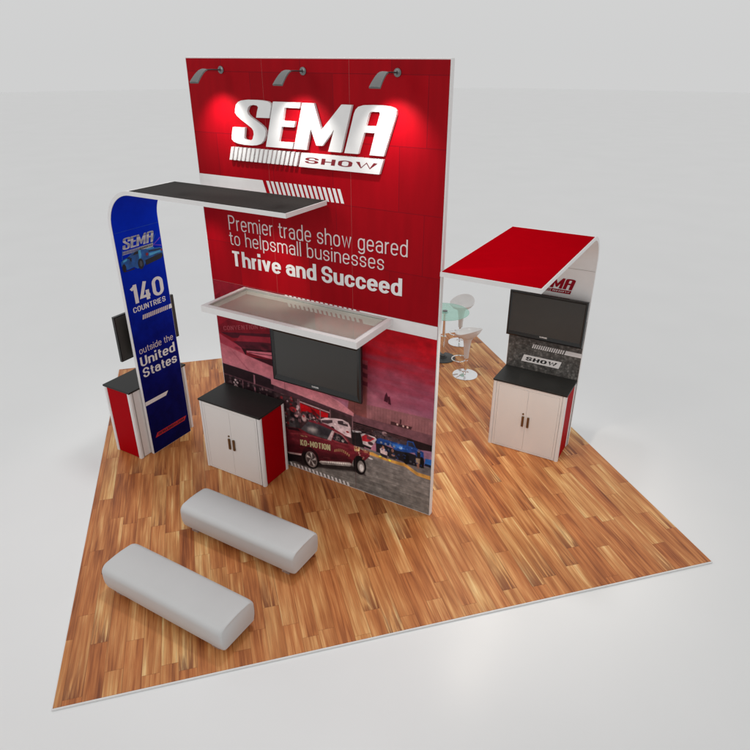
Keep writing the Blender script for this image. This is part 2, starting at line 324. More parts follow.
# ---- a small stroke alphabet in a narrow technical sans: every glyph is a set of centre lines, drawn with a given weight
def _arc(cx, cy, rx, ry, a0, a1, n=12): return [(cx+rx*math.cos(math.radians(a0+(a1-a0)*i/n)), cy+ry*math.sin(math.radians(a0+(a1-a0)*i/n))) for i in range(n+1)]
def glyph(ch, w):
    """capital height 1, x-height 0.72; returns (list of (polyline, closed), advance width of centre lines)"""
    h = w/2*(0.76 if w > 0.15 else 0.92); B = h; T = 1-h; X = 0.72-h; ov = 0.012
    def loop(W, y0, y1, r=None):
        r = min(W/2, (y1-y0)/2, r or 9); ry = min((y1-y0)/2, r*1.05)
        return _arc(W-r, y1-ry, r, ry, 0, 90)+_arc(r, y1-ry, r, ry, 90, 180)+_arc(r, y0+ry, r, ry, 180, 270)+_arc(W-r, y0+ry, r, ry, 270, 360)
    def openc(W, y0, y1, g0, g1):           # C shape: starts upper right, runs left round to lower right
        r = W/2; ry = min((y1-y0)/2, r*1.05)
        return [(W, y1-ry-g0)]+_arc(r, y1-ry, r, ry, 0, 180)+_arc(r, y0+ry, r, ry, 180, 360)+[(W, y0+ry+g1)]
    def sshape(W, y0, y1):
        m = (y0+y1)/2; r = W/2; ry = (y1-y0)/4; k = ry*0.25
        return [(W, y1-ry-k)]+_arc(r, y1-ry, r, ry, 0, 180)+_arc(r, m+ry*0.9, r, ry*0.9, 180, 245, 8)+[(r, m)]+_arc(r, m-ry*0.9, r, ry*0.9, 65, 0, 8)+_arc(r, y0+ry, r, ry, 0, -180)+[(0, y0+ry+k)]
    Wl = 0.40; C = 0.46; ry = 0.20
    G = {
     'o': ([(loop(Wl, B-ov, X+ov), 1)], Wl), 'c': ([(openc(Wl-.02, B-ov, X+ov, .02, .02), 0)], Wl-.02),
     'e': ([([(0, (B+X)/2+.005), (Wl, (B+X)/2+.005)], 0), ([(Wl, (B+X)/2+.005-h*.9)]+_arc(Wl/2, X+ov-ry, Wl/2, ry, 0, 180)+_arc(Wl/2, B-ov+ry, Wl/2, ry, 180, 335), 0)], Wl),
     'a': ([([(0.01, X-.13)]+_arc(Wl/2, X+ov-.17, Wl/2-.005, .17, 170, 0)+[(Wl-.005, 0)], 0), ([(Wl-.005, .43)]+[(.19, .43)]+_arc(.17, .25+B/2-.01, .17, .43-.25-B/2+.01, 90, 180)+_arc(.17, .25+B/2-.01, .17, .25-B/2-.01, 180, 270)+_arc(.20, .24, Wl-.205, .24-B+ov, 270, 355), 0)], Wl),
     's': ([(sshape(Wl-.03, B-ov, X+ov), 0)], Wl-.03),
     'n': ([([(0, 0), (0, .72)], 0), (_arc(Wl/2, X+ov-ry, Wl/2, ry, 178, 0)+[(Wl, 0)], 0)], Wl),
     'h': ([([(0, 0), (0, 1.03)], 0), (_arc(Wl/2, X+ov-ry, Wl/2, ry, 178, 0)+[(Wl, 0)], 0)], Wl),
     'm': ([([(0, 0), (0, .72)], 0), (_arc(.18, X+ov-ry, .18, ry, 178, 0)+[(.36, 0)], 0), (_arc(.54, X+ov-ry, .18, ry, 178, 0)+[(.72, 0)], 0)], .72),
     'u': ([([(Wl, .72), (Wl, 0)], 0), ([(0, .72)]+_arc(Wl/2, B-ov+ry, Wl/2, ry, 180, 358), 0)], Wl),
     'r': ([([(0, 0), (0, .72)], 0), (_arc(.20, X+.005-.22, .20, .22, 178, 82), 0)], .175),
     'i': ([([(0, 0), (0, .72)], 0), ([(0, .86), (0, .86+max(w*1.05, .10))], 0)], 0.0),
     'l': ([([(0, 0), (0, 1.03)], 0)], 0.0),
     't': ([([(.10, .93), (.10, .18)]+_arc(.10+.13, B+.14, .13, .14, 180, 270)+[(.29, B)], 0), ([(-.03, X), (.28, X)], 0)], .22),
     'd': ([([(Wl, 0), (Wl, 1.03)], 0), (loop(Wl, B-ov, X+ov), 1)], Wl),
     'b': ([([(0, 0), (0, 1.03)], 0), (loop(Wl, B-ov, X+ov), 1)], Wl),
     'p': ([([(0, -.24), (0, .72)], 0), (loop(Wl, B-ov, X+ov), 1)], Wl),
     'g': ([(loop(Wl, B-ov, X+ov), 1), ([(Wl, .72), (Wl, -.04)]+_arc(Wl/2, -.04, Wl/2, .20-h, 0, -165), 0)], Wl),
     'v': ([([(0, .72), (.195, .03)], 0), ([(.205, .03), (.40, .72)], 0)], .40),
     'w': ([([(0, .72), (.15, w*.45), (.30, .72-w*.45), (.45, w*.45), (.60, .72)], 0)], .60),
     'P': ([([(0, 0), (0, 1)], 0), ([(0, T), (C-.22, T)]+_arc(C-.22, T-.235, .22, .235, 90, -90)+[(0, T-.47)], 0)], C),
     'T': ([([(.25, 0), (.25, T)], 0), ([(0, T), (.50, T)], 0)], .50),
     'S': ([(sshape(C, B-ov, T+ov), 0)], C), 'U': ([([(0, 1)]+_arc(C/2, B-ov+.24, C/2, .24, 180, 360)+[(C, 1)], 0)], C),
     'C': ([(openc(C, B-ov, T+ov, .06, .06), 0)], C), 'O': ([(loop(C, B-ov, T+ov), 1)], C), '0': ([(loop(C, B-ov, T+ov), 1)], C),
     'N': ([([(0, 0), (0, 1)], 0), ([(C, 0), (C, 1)], 0), ([(0, .97), (C, .03)], 0)], C),
     'M': ([([(0, 0), (0, 1)], 0), ([(.62, 0), (.62, 1)], 0), ([(0, .97), (.31, .32), (.62, .97)], 0)], .62),
     'R': ([([(0, 0), (0, 1)], 0), ([(0, T), (C-.22, T)]+_arc(C-.22, T-.225, .22, .225, 90, -90)+[(0, T-.45)], 0), ([(.20, T-.45), (C+.01, 0)], 0)], C),
     'I': ([([(0, 0), (0, 1)], 0)], 0.0), 'E': ([([(0, 0), (0, 1)], 0), ([(0, T), (.40, T)], 0), ([(0, .51), (.36, .51)], 0), ([(0, B), (.40, B)], 0)], .40),
     'V': ([([(0, 1), (.25, .02), (.50, 1)], 0)], .50), 'W': ([([(0, 1), (.19, w*.4), (.38, 1-w*.4), (.57, w*.4), (.76, 1)], 0)], .76),
     'K': ([([(0, 0), (0, 1)], 0), ([(C, 1), (.04, .42)], 0), ([(.16, .52), (C+.02, 0)], 0)], C),
     'A': ([([(0, 0), (.25, .98), (.50, 0)], 0), ([(.09, .27), (.41, .27)], 0)], .50),
     'H': ([([(0, 0), (0, 1)], 0), ([(C, 0), (C, 1)], 0), ([(0, .51), (C, .51)], 0)], C),
     'G': ([(openc(C, B-ov, T+ov, .06, .10), 0), ([(C, .45), (.26, .45)], 0)], C),
     '1': ([([(.20, 0), (.20, 1)], 0), ([(-.03, .80-h*.4), (.20, .955-h*.6)], 0)], .20), '4': ([([(.30, 1), (.02, .22), (.52, .22)], 0), ([(.38, .52), (.38, 0)], 0)], .52),
     '-': ([([(0, .42), (.26, .42)], 0)], .26), '.': ([([(0, 0), (0, w*1.1)], 0)], 0.0),
    }
    return G[ch]
def text_obj(name, body, mat, parent, a0, a1, b0, caph, fn, weight=0.12, gap=0.15, shear=0.0, rise=0.0):
    """flat lettering fitted between a0 and a1; b0 baseline, caph capital height; fn(a, b, lift) -> point"""
    pen = 0.0; strokes = []
    for ch in body:
        if ch == ' ': pen += 0.20+gap; continue
        st, adv = glyph(ch, weight); pen += weight/2
        for pts, cl in st: strokes.append(([(x+pen, y) for x, y in pts], cl))
        pen += adv+weight/2+gap
    x1 = pen-gap; kx = (a1-a0)/x1; bm = nb()
    for si, (pts, cl) in enumerate(strokes):
        P = []
        for q in pts:
            v = Vector(q)
            if not P or (v-P[-1]).length > 1e-4: P.append(v)
        if cl and (P[0]-P[-1]).length < 1e-4: P.pop()
        n = len(P); L = []; lift = (si % 4)*0.00025
        for i in range(n):
            dp = (P[i]-P[i-1]).normalized() if (i > 0 or cl) else None; dn = (P[(i+1) % n]-P[i]).normalized() if (i < n-1 or cl) else None
            dp = dp or dn; dn = dn or dp
            n1 = Vector((-dp.y, dp.x)); n2 = Vector((-dn.y, dn.x)); m = n1+n2
            m = m.normalized() if m.length > 1e-3 else n1
            q_ = m*(weight/2/max(0.68, m.dot(n1))); L.append(Vector((q_.x, q_.y*(0.76 if weight > 0.15 else 0.92))))
        def out(v):
            a = a0+v.x*kx; b = b0+v.y*caph
            return fn(a+shear*(b-b0), b+rise*(a-a0)/(a1-a0), lift)
        lv = [bm.verts.new(out(P[i]+L[i])) for i in range(n)]; rv = [bm.verts.new(out(P[i]-L[i])) for i in range(n)]
        for i in range(n if cl else n-1):
            j = (i+1) % n; bm.faces.new([rv[i], rv[j], lv[j], lv[i]])
    return obj(name, bm, mat, parent)

# ------------------------------------------------------------------ setting: studio ground and stand floor
bm = nb(); R0 = 95.0
add_lathe(bm, [(0, -0.022), (4, -0.022), (12, -0.022), (40, -0.022), (R0, -0.022)], 72)
g = obj('ground', bm, 'ground'); g['kind'] = 'structure'
HX, HY = 3.05, 3.068
bm = nb(); add_box(bm, -HX, HX, -HY, HY, -0.018, 0.0)
fl = obj('floor', bm, 'wood'); fl['kind'] = 'structure'
bm = nb(); e = 0.010
add_box(bm, -HX-e, HX+e, -HY-e, -HY, -0.020, -0.002, 0.002); add_box(bm, -HX-e, HX+e, HY, HY+e, -0.020, -0.002, 0.002)
add_box(bm, -HX-e, -HX, -HY, HY, -0.020, -0.002, 0.002); add_box(bm, HX, HX+e, -HY, HY, -0.020, -0.002, 0.002)
tr = obj('edge_trim', bm, 'white_frame', fl)

# ------------------------------------------------------------------ logo outlines (on the wall: s across, z up)
LS = [(0.891, 4.002), (0.906, 4.052), (0.924, 4.094), (0.91, 4.108), (0.867, 4.112), (0.827, 4.105), (0.802, 4.087), (0.787, 4.054), (0.797, 4.027), (0.826, 4.004), (0.9, 3.967), (0.954, 3.936), (0.983, 3.912), (0.994, 3.886), (0.985, 3.843), (0.960, 3.798), (0.924, 3.769), (0.876, 3.754), (0.816, 3.747), (0.716, 3.747), (0.635, 3.755), (0.585, 3.769), (0.561, 3.79), (0.565, 3.825), (0.589, 3.904), (0.741, 3.905), (0.721, 3.814), (0.735, 3.797), (0.768, 3.792), (0.806, 3.793), (0.827, 3.808), (0.845, 3.85), (0.843, 3.883), (0.825, 3.906), (0.766, 3.94), (0.704, 3.975), (0.655, 4.009), (0.634, 4.036), (0.640, 4.07), (0.655, 4.108), (0.684, 4.132), (0.725, 4.146), (0.791, 4.154), (0.895, 4.156), (0.983, 4.154), (1.045, 4.146), (1.075, 4.131), (1.078, 4.104), (1.064, 4.057), (1.047, 4.004)]
LE = [(1.105, 4.148), (1.416, 4.149), (1.401, 4.102), (1.234, 4.102), (1.203, 3.988), (1.345, 3.988), (1.329, 3.938), (1.188, 3.937), (1.145, 3.802), (1.314, 3.802), (1.297, 3.747), (0.984, 3.747)]
LM = [(1.438, 4.148), (1.562, 4.148), (1.632, 3.928), (1.854, 4.148), (1.96, 4.148), (1.838, 3.75), (1.7, 3.75), (1.772, 3.942), (1.636, 3.794), (1.57, 3.794), (1.516, 3.943), (1.46, 3.748), (1.313, 3.748)]
LA = [(1.874, 3.749), (1.934, 3.932), (1.98, 4.078), (1.997, 4.112), (2.025, 4.136), (2.075, 4.15), (2.167, 4.155), (2.258, 4.155), (2.329, 4.150), (2.374, 4.139), (2.396, 4.120), (2.397, 4.091), (2.384, 4.051), (2.278, 3.748), (2.135, 3.748), (2.19, 3.932), (2.084, 3.932), (2.018, 3.75)]
LAH = [(2.101, 3.987), (2.135, 4.088), (2.153, 4.102), (2.231, 4.103), (2.242, 4.092), (2.206, 3.988)]
BAR = [(1.400, 3.719), (2.277, 3.721), (2.234, 3.592), (1.361, 3.592)]
LOGO = [(LS, None), (LE, None), (LM, None), (LA, LAH)]
def logo_stripes(n=16, x0=0.505, x1=1.352, fill=0.64, z0=3.594, z1=3.719, sh=0.040):
    p = (x1-x0)/n
    return [[(x0+i*p, z0), (x0+i*p+p*fill, z0), (x0+i*p+p*fill+sh, z1), (x0+i*p+sh, z1)] for i in range(n)]

# ------------------------------------------------------------------ display wall
WW, WH = 2.851, 4.514
wall = thing('display_wall', 'tall red exhibition wall with white raised logo lettering and a car show photo below', 'display wall', Wd(0, 0, 0))
bm = nb(); add_box(bm, 0, WW, 0.004, 0.060, 0, WH, 0.003); obj('frame', bm, 'white_frame', wall)
xs = [0.010, 0.950, 1.900, WW-0.010]
for i in range(3):
    bm = nb(); add_box(bm, xs[i]+0.0015, xs[i+1]-0.0015, 0.0, 0.0045, 2.2485, WH-0.012); obj('red_panel', bm, 'wall_red', wall)
bm = nb()
for sx in (0.950, 1.900): add_box(bm, sx-0.0014, sx+0.0014, 0.001, 0.0042, 2.25, WH-0.012)
add_box(bm, 0.010, WW-0.010, 0.001, 0.0042, 2.2455, 2.2484)
obj('panel_seam', bm, 'rose_seam', wall)
fw = lambda d: (lambda a, b, l=0.0: (a, -d-l, b))
# printed bands
bm = nb()
add_flat(bm, [(0.010, 3.285), (0.905, 3.285), (0.862, 3.415), (0.010, 3.415)], fw(0.002)); obj('white_band', bm, 'white_print', wall)
bm = nb(); n = 16
for i in range(n):
    a = 0.948 + i*(1.790-0.948)/(n-1)
    add_flat(bm, [(a, 3.285), (a+0.034, 3.285), (a-0.007, 3.415), (a-0.041, 3.415)], fw(0.002))
obj('slanted_stripes', bm, 'white_print', wall)
bm = nb(); add_flat(bm, [(2.022, 2.112), (WW-0.010, 2.112), (WW-0.010, 2.246), (1.980, 2.246)], fw(0.003)); obj('white_band', bm, 'white_print', wall)
bm = nb()
for i in range(n):
    a = 1.085 + i*(1.945-1.085)/(n-1)
    add_flat(bm, [(a, 2.116), (a+0.034, 2.116), (a-0.007, 2.247), (a-0.041, 2.247)], fw(0.003))
obj('slanted_stripes', bm, 'white_print', wall)
# raised logo
LD = 0.034
def raised(a, b, k): return (a-0.026*(5.1-a)/5.01, -LD+(LD-0.003)*k, b-0.026*(4.55-b)/5.01)
for poly, hole in LOGO:
    bm = nb(); add_prism(bm, poly, raised, hole); obj('raised_letter', bm, 'letter', wall)
for st in logo_stripes():
    bm = nb(); add_prism(bm, st, raised); obj('raised_stripe', bm, 'letter', wall)
bm = nb(); add_prism(bm, BAR, raised); bar = obj('raised_bar', bm, 'letter', wall)
text_obj('lettering', 'SHOW', 'dark_red_print', bar, 1.432, 2.205, 3.631, 0.053, lambda a, b, l: (raised(a, b, 0)[0], -LD-0.0012-l, raised(a, b, 0)[2]), weight=0.17, gap=0.13, shear=0.28)
# slogan
text_obj('lettering', 'Premier trade show geared', 'pink_print', wall, 0.350, 2.505, 2.856, 0.158, fw(0.003), weight=0.092, gap=0.13, rise=0.014)
text_obj('lettering', 'to helpsmall businesses', 'pink_print', wall, 0.338, 2.257, 2.694, 0.146, fw(0.003), weight=0.092, gap=0.13, rise=0.012)
text_obj('lettering', 'Thrive and Succeed', 'white_print', wall, 0.338, 2.455, 2.458, 0.170, fw(0.003), weight=0.205, gap=0.065, rise=0.024)

# ---- photo mural painted into a colour attribute of one fine sheet
MW0, MW1, MZ0, MZ1 = 0.010, WW-0.010, 0.010, 2.245
NX, NZ = 640, 500
gx = np.linspace(MW0, MW1, NX); gz = np.linspace(MZ0, MZ1, NZ)
GX, GZ = np.meshgrid(gx, gz); IMG = np.zeros((NZ, NX, 3))
def vnoise(fx, fz, seed, octv=4):
    r = np.random.default_rng(seed); out = np.zeros_like(GX); amp = 1.0; tot = 0
    for o in range(octv):
        g_ = r.random((int(4*fz*2**o)+3, int(4*fx*2**o)+3))
        u = (GX-MW0)/(MW1-MW0)*(g_.shape[1]-2); v = (GZ-MZ0)/(MZ1-MZ0)*(g_.shape[0]-2)
        i = u.astype(int); j = v.astype(int); fu = u-i; fv = v-j; fu = fu*fu*(3-2*fu); fv = fv*fv*(3-2*fv)
        out += amp*((g_[j, i]*(1-fu)+g_[j, i+1]*fu)*(1-fv)+(g_[j+1, i]*(1-fu)+g_[j+1, i+1]*fu)*fv); tot += amp; amp *= 0.55
    return out/tot
def cov(poly, soft=0.006):
    p = np.array(poly); d = np.full(GX.shape, 1e9); ins = np.zeros(GX.shape, bool); n = len(p)
    for i in range(n):
        x0, y0 = p[i]; x1, y1 = p[(i+1) % n]; ex, ey = x1-x0, y1-y0; L2 = ex*ex+ey*ey+1e-12
        tt = np.clip(((GX-x0)*ex+(GZ-y0)*ey)/L2, 0, 1)
        d = np.minimum(d, (GX-x0-tt*ex)**2+(GZ-y0-tt*ey)**2)
        if abs(ey) > 1e-9:
            c = ((y0 > GZ) != (y1 > GZ)) & (GX < ex*(GZ-y0)/ey+x0); ins ^= c
    d = np.sqrt(d); return np.clip(0.5+np.where(ins, d, -d)/soft, 0, 1)
def paint(mask, rgb, grad=None):
    global IMG
    c = np.array(rgb, float)
    if grad is not None:                      # second colour and axis range in z
        c2, za, zb = grad; f = np.clip((GZ-za)/(zb-za), 0, 1)[..., None]; c = c*(1-f)+np.array(c2, float)*f
    IMG = IMG*(1-mask[..., None]) + c*mask[..., None]
def pl(poly, rgb, soft=0.008, a=1.0, grad=None): paint(cov(poly, soft)*a, rgb, grad)
def ell(cx, cz, rx, rz, rgb, soft=0.10, a=1.0):
    d = np.sqrt(((GX-cx)/rx)**2+((GZ-cz)/rz)**2); paint(np.clip((1-d)/soft+0.5, 0, 1)*a, rgb)
# sky
n1 = vnoise(1.4, 9, 1); n2 = vnoise(8, 8, 2, 5)
f = np.clip((2.15-GZ)/1.15, 0, 1) + (n1-0.5)*0.34
def ramp3(f, st):
    out = np.zeros(f.shape+(3,))
    for (a, ca), (b, cb) in zip(st, st[1:]):
        m = (f >= a) & (f <= b); k_ = ((f-a)/(b-a))[..., None]; out = np.where(m[..., None], np.array(ca)*(1-k_)+np.array(cb)*k_, out)
    return np.where((f < st[0][0])[..., None], np.array(st[0][1], float), np.where((f > st[-1][0])[..., None], np.array(st[-1][1], float), out))
IMG = ramp3(f, [(0.0, (146, 6, 18)), (0.20, (156, 16, 28)), (0.38, (138, 38, 52)), (0.58, (134, 58, 74)), (0.8, (146, 82, 98)), (1.0, (152, 100, 118))])
IMG = IMG*(1-0.35*np.clip((GX-2.3)/0.8, 0, 1)[..., None]*np.array([0.4, 0.1, -0.1])*np.clip((1.7-GZ)/0.6, 0, 1)[..., None])
# hall on the left
pl([(-0.1, 2.4), (1.42, 2.4), (1.43, 1.2), (-0.1, 1.2)], (112, 18, 30))
pl([(0.0, 1.66), (0.2, 1.80), (1.42, 1.93), (1.42, 1.86), (0.03, 1.60)], (98, 17, 28))
pl([(0.03, 1.595), (1.42, 1.85), (1.42, 1.80), (0.22, 1.56)], (62, 16, 26))
pl([(0.34, 1.62), (1.42, 1.79), (1.42, 1.71), (0.26, 1.52)], (120, 30, 42))
pl([(0.22, 1.52), (0.66, 1.60), (1.42, 1.70), (1.42, 1.60), (0.35, 1.455)], (66, 20, 30))
pl([(0.02, 2.05), (0.10, 2.1), (0.12, 1.9), (0.03, 1.86)], (88, 10, 20), 0.02)
for z_ in (1.97, 2.03, 2.09): pl([(0.05, z_-0.12), (1.42, z_+0.12), (1.42, z_+0.128), (0.05, z_-0.112)], (92, 12, 22), 0.02)
pl([(0.42, 1.455), (1.42, 1.64), (1.42, 1.40), (0.42, 1.42)], (178, 92, 104))
for z_ in (0.0, 0.05, 0.10): pl([(0.45, 1.43-z_*0.5), (0.81, 1.47-z_), (0.81, 1.462-z_), (0.45, 1.422-z_*0.5)], (58, 20, 28), 0.006)
pl([(0.14, 1.42), (0.39, 1.468), (1.3, 1.60), (1.3, 1.585), (0.41, 1.44), (0.41, 1.38), (0.37, 1.385), (0.36, 1.44)], (44, 14, 20), 0.008)
pl([(0.46, 1.37), (0.80, 1.41), (1.42, 1.5), (1.42, 1.2), (0.80, 1.31)], (48, 16, 22))
pl([(0.0, 1.57), (0.02, 1.575), (0.34, 1.465), (0.39, 1.384), (0.0, 1.44)], (146, 52, 66))
pl([(0.0, 1.456), (0.02, 1.452), (0.422, 1.378), (0.804, 1.325), (1.2, 1.27), (1.2, 1.10), (0.806, 1.164), (0.607, 1.165), (0.0, 1.186)], (176, 104, 112), grad=((164, 86, 96), 1.16, 1.45))
pl([(0.13, 1.43), (0.42, 1.18), (0.43, 1.185), (0.145, 1.43)], (150, 72, 84), 0.02)
# tower and right building
pl([(1.90, 1.70), (2.069, 1.707), (2.056, 1.0), (1.80, 1.0)], (112, 62, 60), grad=((132, 52, 62), 1.2, 1.7))
for z_ in (1.66, 1.56, 1.46): pl([(1.99, z_), (2.066, z_-0.008), (2.064, z_-0.06), (1.99, z_-0.05)], (84, 30, 40))
pl([(2.056, 1.40), (2.30, 1.24), (2.84, 1.235), (2.84, 1.18), (2.05, 1.178)], (158, 92, 106), 0.03, 0.55)
pl([(2.05, 1.178), (2.30, 1.20), (2.84, 1.228), (2.84, 0.92), (2.055, 0.99)], (132, 84, 86))
for i in range(22):
    a = 2.08+i*0.035; pl([(a, 0.96), (a+0.006, 0.96), (a+0.006, 1.19), (a, 1.19)], (112, 68, 72), 0.006, 0.7)
pl([(1.70, 1.02), (2.055, 1.012), (2.845, 1.038), (2.845, 0.89), (2.232, 0.88), (1.70, 0.87)], (104, 66, 72))
pl([(1.70, 0.92), (2.277, 0.918), (2.553, 0.918), (2.845, 0.912), (2.845, 0.84), (1.70, 0.66)], (34, 22, 24))
for i in range(4): pl([(1.85, 0.895-i*0.022), (2.55, 0.905-i*0.012), (2.55, 0.900-i*0.012), (1.85, 0.887-i*0.022)], (92, 60, 62), 0.006, 0.8)
pl([(2.264, 1.285), (2.278, 1.36), (2.297, 1.396), (2.318, 1.336), (2.310, 1.276)], (62, 22, 34))
pl([(2.314, 1.352), (2.335, 1.355), (2.351, 1.259), (2.316, 1.264)], (62, 22, 34))
pl([(2.350, 1.060), (2.39, 1.066), (2.46, 1.056), (2.605, 1.070), (2.593, 1.030), (2.349, 1.021)], (62, 36, 38))
pl([(2.455, 1.06), (2.475, 1.06), (2.478, 1.12), (2.460, 1.12)], (66, 36, 40))
for a in (2.43, 2.50, 2.55): ell(a, 1.047, 0.012, 0.013, (200, 160, 150), 0.5)
# under the tents
pl([(-0.1, 1.187), (0.61, 1.165), (0.81, 1.140), (1.2, 1.09), (1.3, 0.4), (-0.1, 0.4)], (38, 24, 28))
pl([(0.0, 1.05), (1.2, 1.0), (1.2, 0.98), (0.0, 1.03)], (80, 50, 56), 0.012)
pl([(0.487, 1.145), (0.509, 1.14), (0.495, 0.8), (0.471, 0.8)], (132, 84, 92)); pl([(0.30, 1.02), (0.315, 1.02), (0.305, 0.8), (0.29, 0.8)], (110, 72, 78))
for cx, cz in ((0.19, 0.995), (0.17, 0.955), (0.215, 0.965), (0.195, 0.935), (0.205, 0.905), (0.175, 0.915)): ell(cx, cz, 0.018, 0.016, (190, 160, 160), 0.4)
for i in range(30):
    a = 0.5+rng.random()*0.45; z_ = 0.55+rng.random()*0.45; ell(a, z_, 0.01+0.02*rng.random(), 0.01+0.02*rng.random(), tuple((0.5+rng.random())*np.array((84, 62, 64))), 0.6)
pl([(0.775, 0.985), (1.129, 1.0), (1.544, 0.99), (1.88, 0.98), (1.86, 0.5), (0.78, 0.4)], (58, 40, 42))
pl([(1.00, 0.72), (1.12, 0.75), (1.14, 0.60), (1.00, 0.58)], (50, 46, 48)); pl([(1.02, 0.90), (1.13, 0.80), (1.20, 0.70), (1.0, 0.72)], (32, 24, 28))
ell(1.045, 0.83, 0.05, 0.035, (150, 40, 44), 0.4); ell(1.09, 0.765, 0.03, 0.03, (176, 130, 130), 0.5); ell(1.20, 0.76, 0.035, 0.05, (170, 140, 138), 0.5)
ell(1.27, 0.80, 0.03, 0.06, (32, 22, 26), 0.4); ell(1.02, 0.62, 0.05, 0.09, (70, 66, 68), 0.4)
pl([(1.151, 0.948), (1.344, 0.932), (1.549, 0.921), (1.539, 0.862), (1.44, 0.845), (1.359, 0.894), (1.307, 0.862), (1.162, 0.838)], (166, 12, 20), 0.012)
pl([(1.30, 0.93), (1.36, 0.90), (1.40, 0.83), (1.33, 0.84)], (90, 10, 16), 0.02)
pl([(1.153, 0.972), (1.567, 0.944), (1.566, 0.930), (1.151, 0.955)], (172, 138, 140))
for a, b, c in ((1.12, 0.99, 0.68), (1.14, 0.99, 0.68), (1.43, 0.96, 0.80), (1.565, 0.98, 0.72), (1.862, 0.99, 0.68)): pl([(a, b), (a+0.014, b), (a+0.012, c), (a-0.002, c)], (118, 84, 88), 0.006)
pl([(0.788, 1.082), (1.862, 0.985), (1.861, 0.945), (1.56, 0.985), (1.127, 0.995), (0.775, 1.01)], (70, 44, 50))
pl([(0.75, 1.21), (0.797, 1.20), (1.488, 1.18), (1.62, 1.14), (1.886, 1.026), (1.885, 0.984), (0.75, 1.085)], (184, 116, 122), grad=((170, 96, 106), 1.02, 1.2))
pl([(1.49, 1.18), (1.885, 1.025), (1.7, 1.12)], (188, 118, 128), 0.01)
# white estate car, dark and red cars
pl([(1.438, 0.812), (1.50, 0.852), (1.637, 0.885), (1.734, 0.897), (1.813, 0.882), (1.843, 0.827), (1.848, 0.690), (1.729, 0.70), (1.55, 0.72), (1.45, 0.76)], (196, 168, 170))
pl([(1.669, 0.862), (1.733, 0.882), (1.804, 0.856), (1.811, 0.825), (1.675, 0.823)], (60, 46, 50)); pl([(1.446, 0.803), (1.521, 0.828), (1.60, 0.852), (1.60, 0.815), (1.536, 0.782), (1.453, 0.771)], (66, 50, 54))
ell(1.60, 0.735, 0.03, 0.03, (30, 24, 26), 0.3); ell(1.80, 0.755, 0.02, 0.012, (120, 30, 30), 0.5)
pl([(1.855, 0.790), (1.973, 0.815), (2.0, 0.75), (2.018, 0.614), (1.86, 0.60)], (30, 26, 28)); pl([(1.862, 0.800), (1.99, 0.822), (1.98, 0.80), (1.87, 0.775)], (190, 182, 184), 0.01)
pl([(1.97, 0.79), (2.027, 0.807), (2.157, 0.801), (2.18, 0.778), (2.14, 0.70), (2.103, 0.643), (2.002, 0.657), (1.988, 0.731)], (190, 172, 172))
pl([(1.985, 0.755), (2.035, 0.797), (2.157, 0.780), (2.10, 0.73), (2.065, 0.709), (1.995, 0.700)], (164, 34, 44)); pl([(2.05, 0.785), (2.13, 0.783), (2.10, 0.745), (2.055, 0.745)], (90, 50, 58))
ell(2.10, 0.70, 0.035, 0.022, (60, 40, 44), 0.4); pl([(2.0, 0.66), (2.11, 0.65), (2.10, 0.62), (2.0, 0.63)], (30, 24, 26))
# asphalt
pl([(-0.1, 0.5), (0.94, 0.42), (1.86, 0.50), (1.90, 0.60), (2.11, 0.62), (2.324, 0.60), (2.563, 0.58), (2.68, 0.60), (2.86, 0.64), (2.9, -0.1), (-0.1, -0.1)], (106, 102, 98), grad=((120, 112, 108), 0.1, 0.6))
nz_ = vnoise(3, 40, 7, 5)-0.5
pa = cov([(-0.1, 0.46), (1.86, 0.50), (2.4, 0.56), (2.9, 0.48), (2.9, -0.1), (-0.1, -0.1)], 0.03)
IMG = IMG*(1+(pa*nz_*0.42)[..., None])
pl([(1.98, 0.60), (2.13, 0.615), (2.42, 0.60), (2.66, 0.60), (2.86, 0.655), (2.86, 0.53), (2.68, 0.53), (2.42, 0.575), (2.10, 0.588)], (96, 90, 90), 0.02)
pl([(2.048, 0.576), (2.126, 0.592), (2.234, 0.570), (2.414, 0.577), (2.532, 0.586), (2.68, 0.522), (2.844, 0.525), (2.844, 0.476), (2.681, 0.477), (2.533, 0.542), (2.415, 0.537), (2.234, 0.540), (2.056, 0.547)], (182, 132, 66), 0.006)
# blue pickup, people
pl([(2.11, 0.825), (2.15, 0.885), (2.277, 0.903), (2.40, 0.87), (2.554, 0.87), (2.541, 0.815), (2.233, 0.785)], (64, 52, 56)); ell(2.275, 0.885, 0.03, 0.025, (140, 110, 112), 0.4)
pl([(2.165, 0.757), (2.233, 0.745), (2.412, 0.722), (2.56, 0.74), (2.75, 0.73), (2.76, 0.60), (2.562, 0.586), (2.488, 0.600), (2.414, 0.603), (2.172, 0.615)], (28, 26, 32))
pl([(2.178, 0.785), (2.217, 0.808), (2.541, 0.820), (2.554, 0.884), (2.625, 0.892), (2.657, 0.828), (2.748, 0.798), (2.76, 0.663), (2.673, 0.71), (2.643, 0.761), (2.565, 0.735), (2.412, 0.714), (2.36, 0.75), (2.233, 0.735), (2.172, 0.728)], (32, 62, 122))
pl([(2.36, 0.79), (2.50, 0.80), (2.53, 0.765), (2.40, 0.735)], (50, 104, 184), 0.02); ell(2.475, 0.765, 0.02, 0.016, (150, 180, 220), 0.5)
for a in (2.235, 0.055+2.235, 2.345, 2.395): ell(a, 0.757, 0.014, 0.013, (130, 130, 138), 0.5)
pl([(2.561, 0.873), (2.611, 0.877), (2.643, 0.829), (2.567, 0.819)], (40, 40, 52)); pl([(2.60, 0.80), (2.655, 0.80), (2.655, 0.775), (2.60, 0.77)], (28, 50, 104))
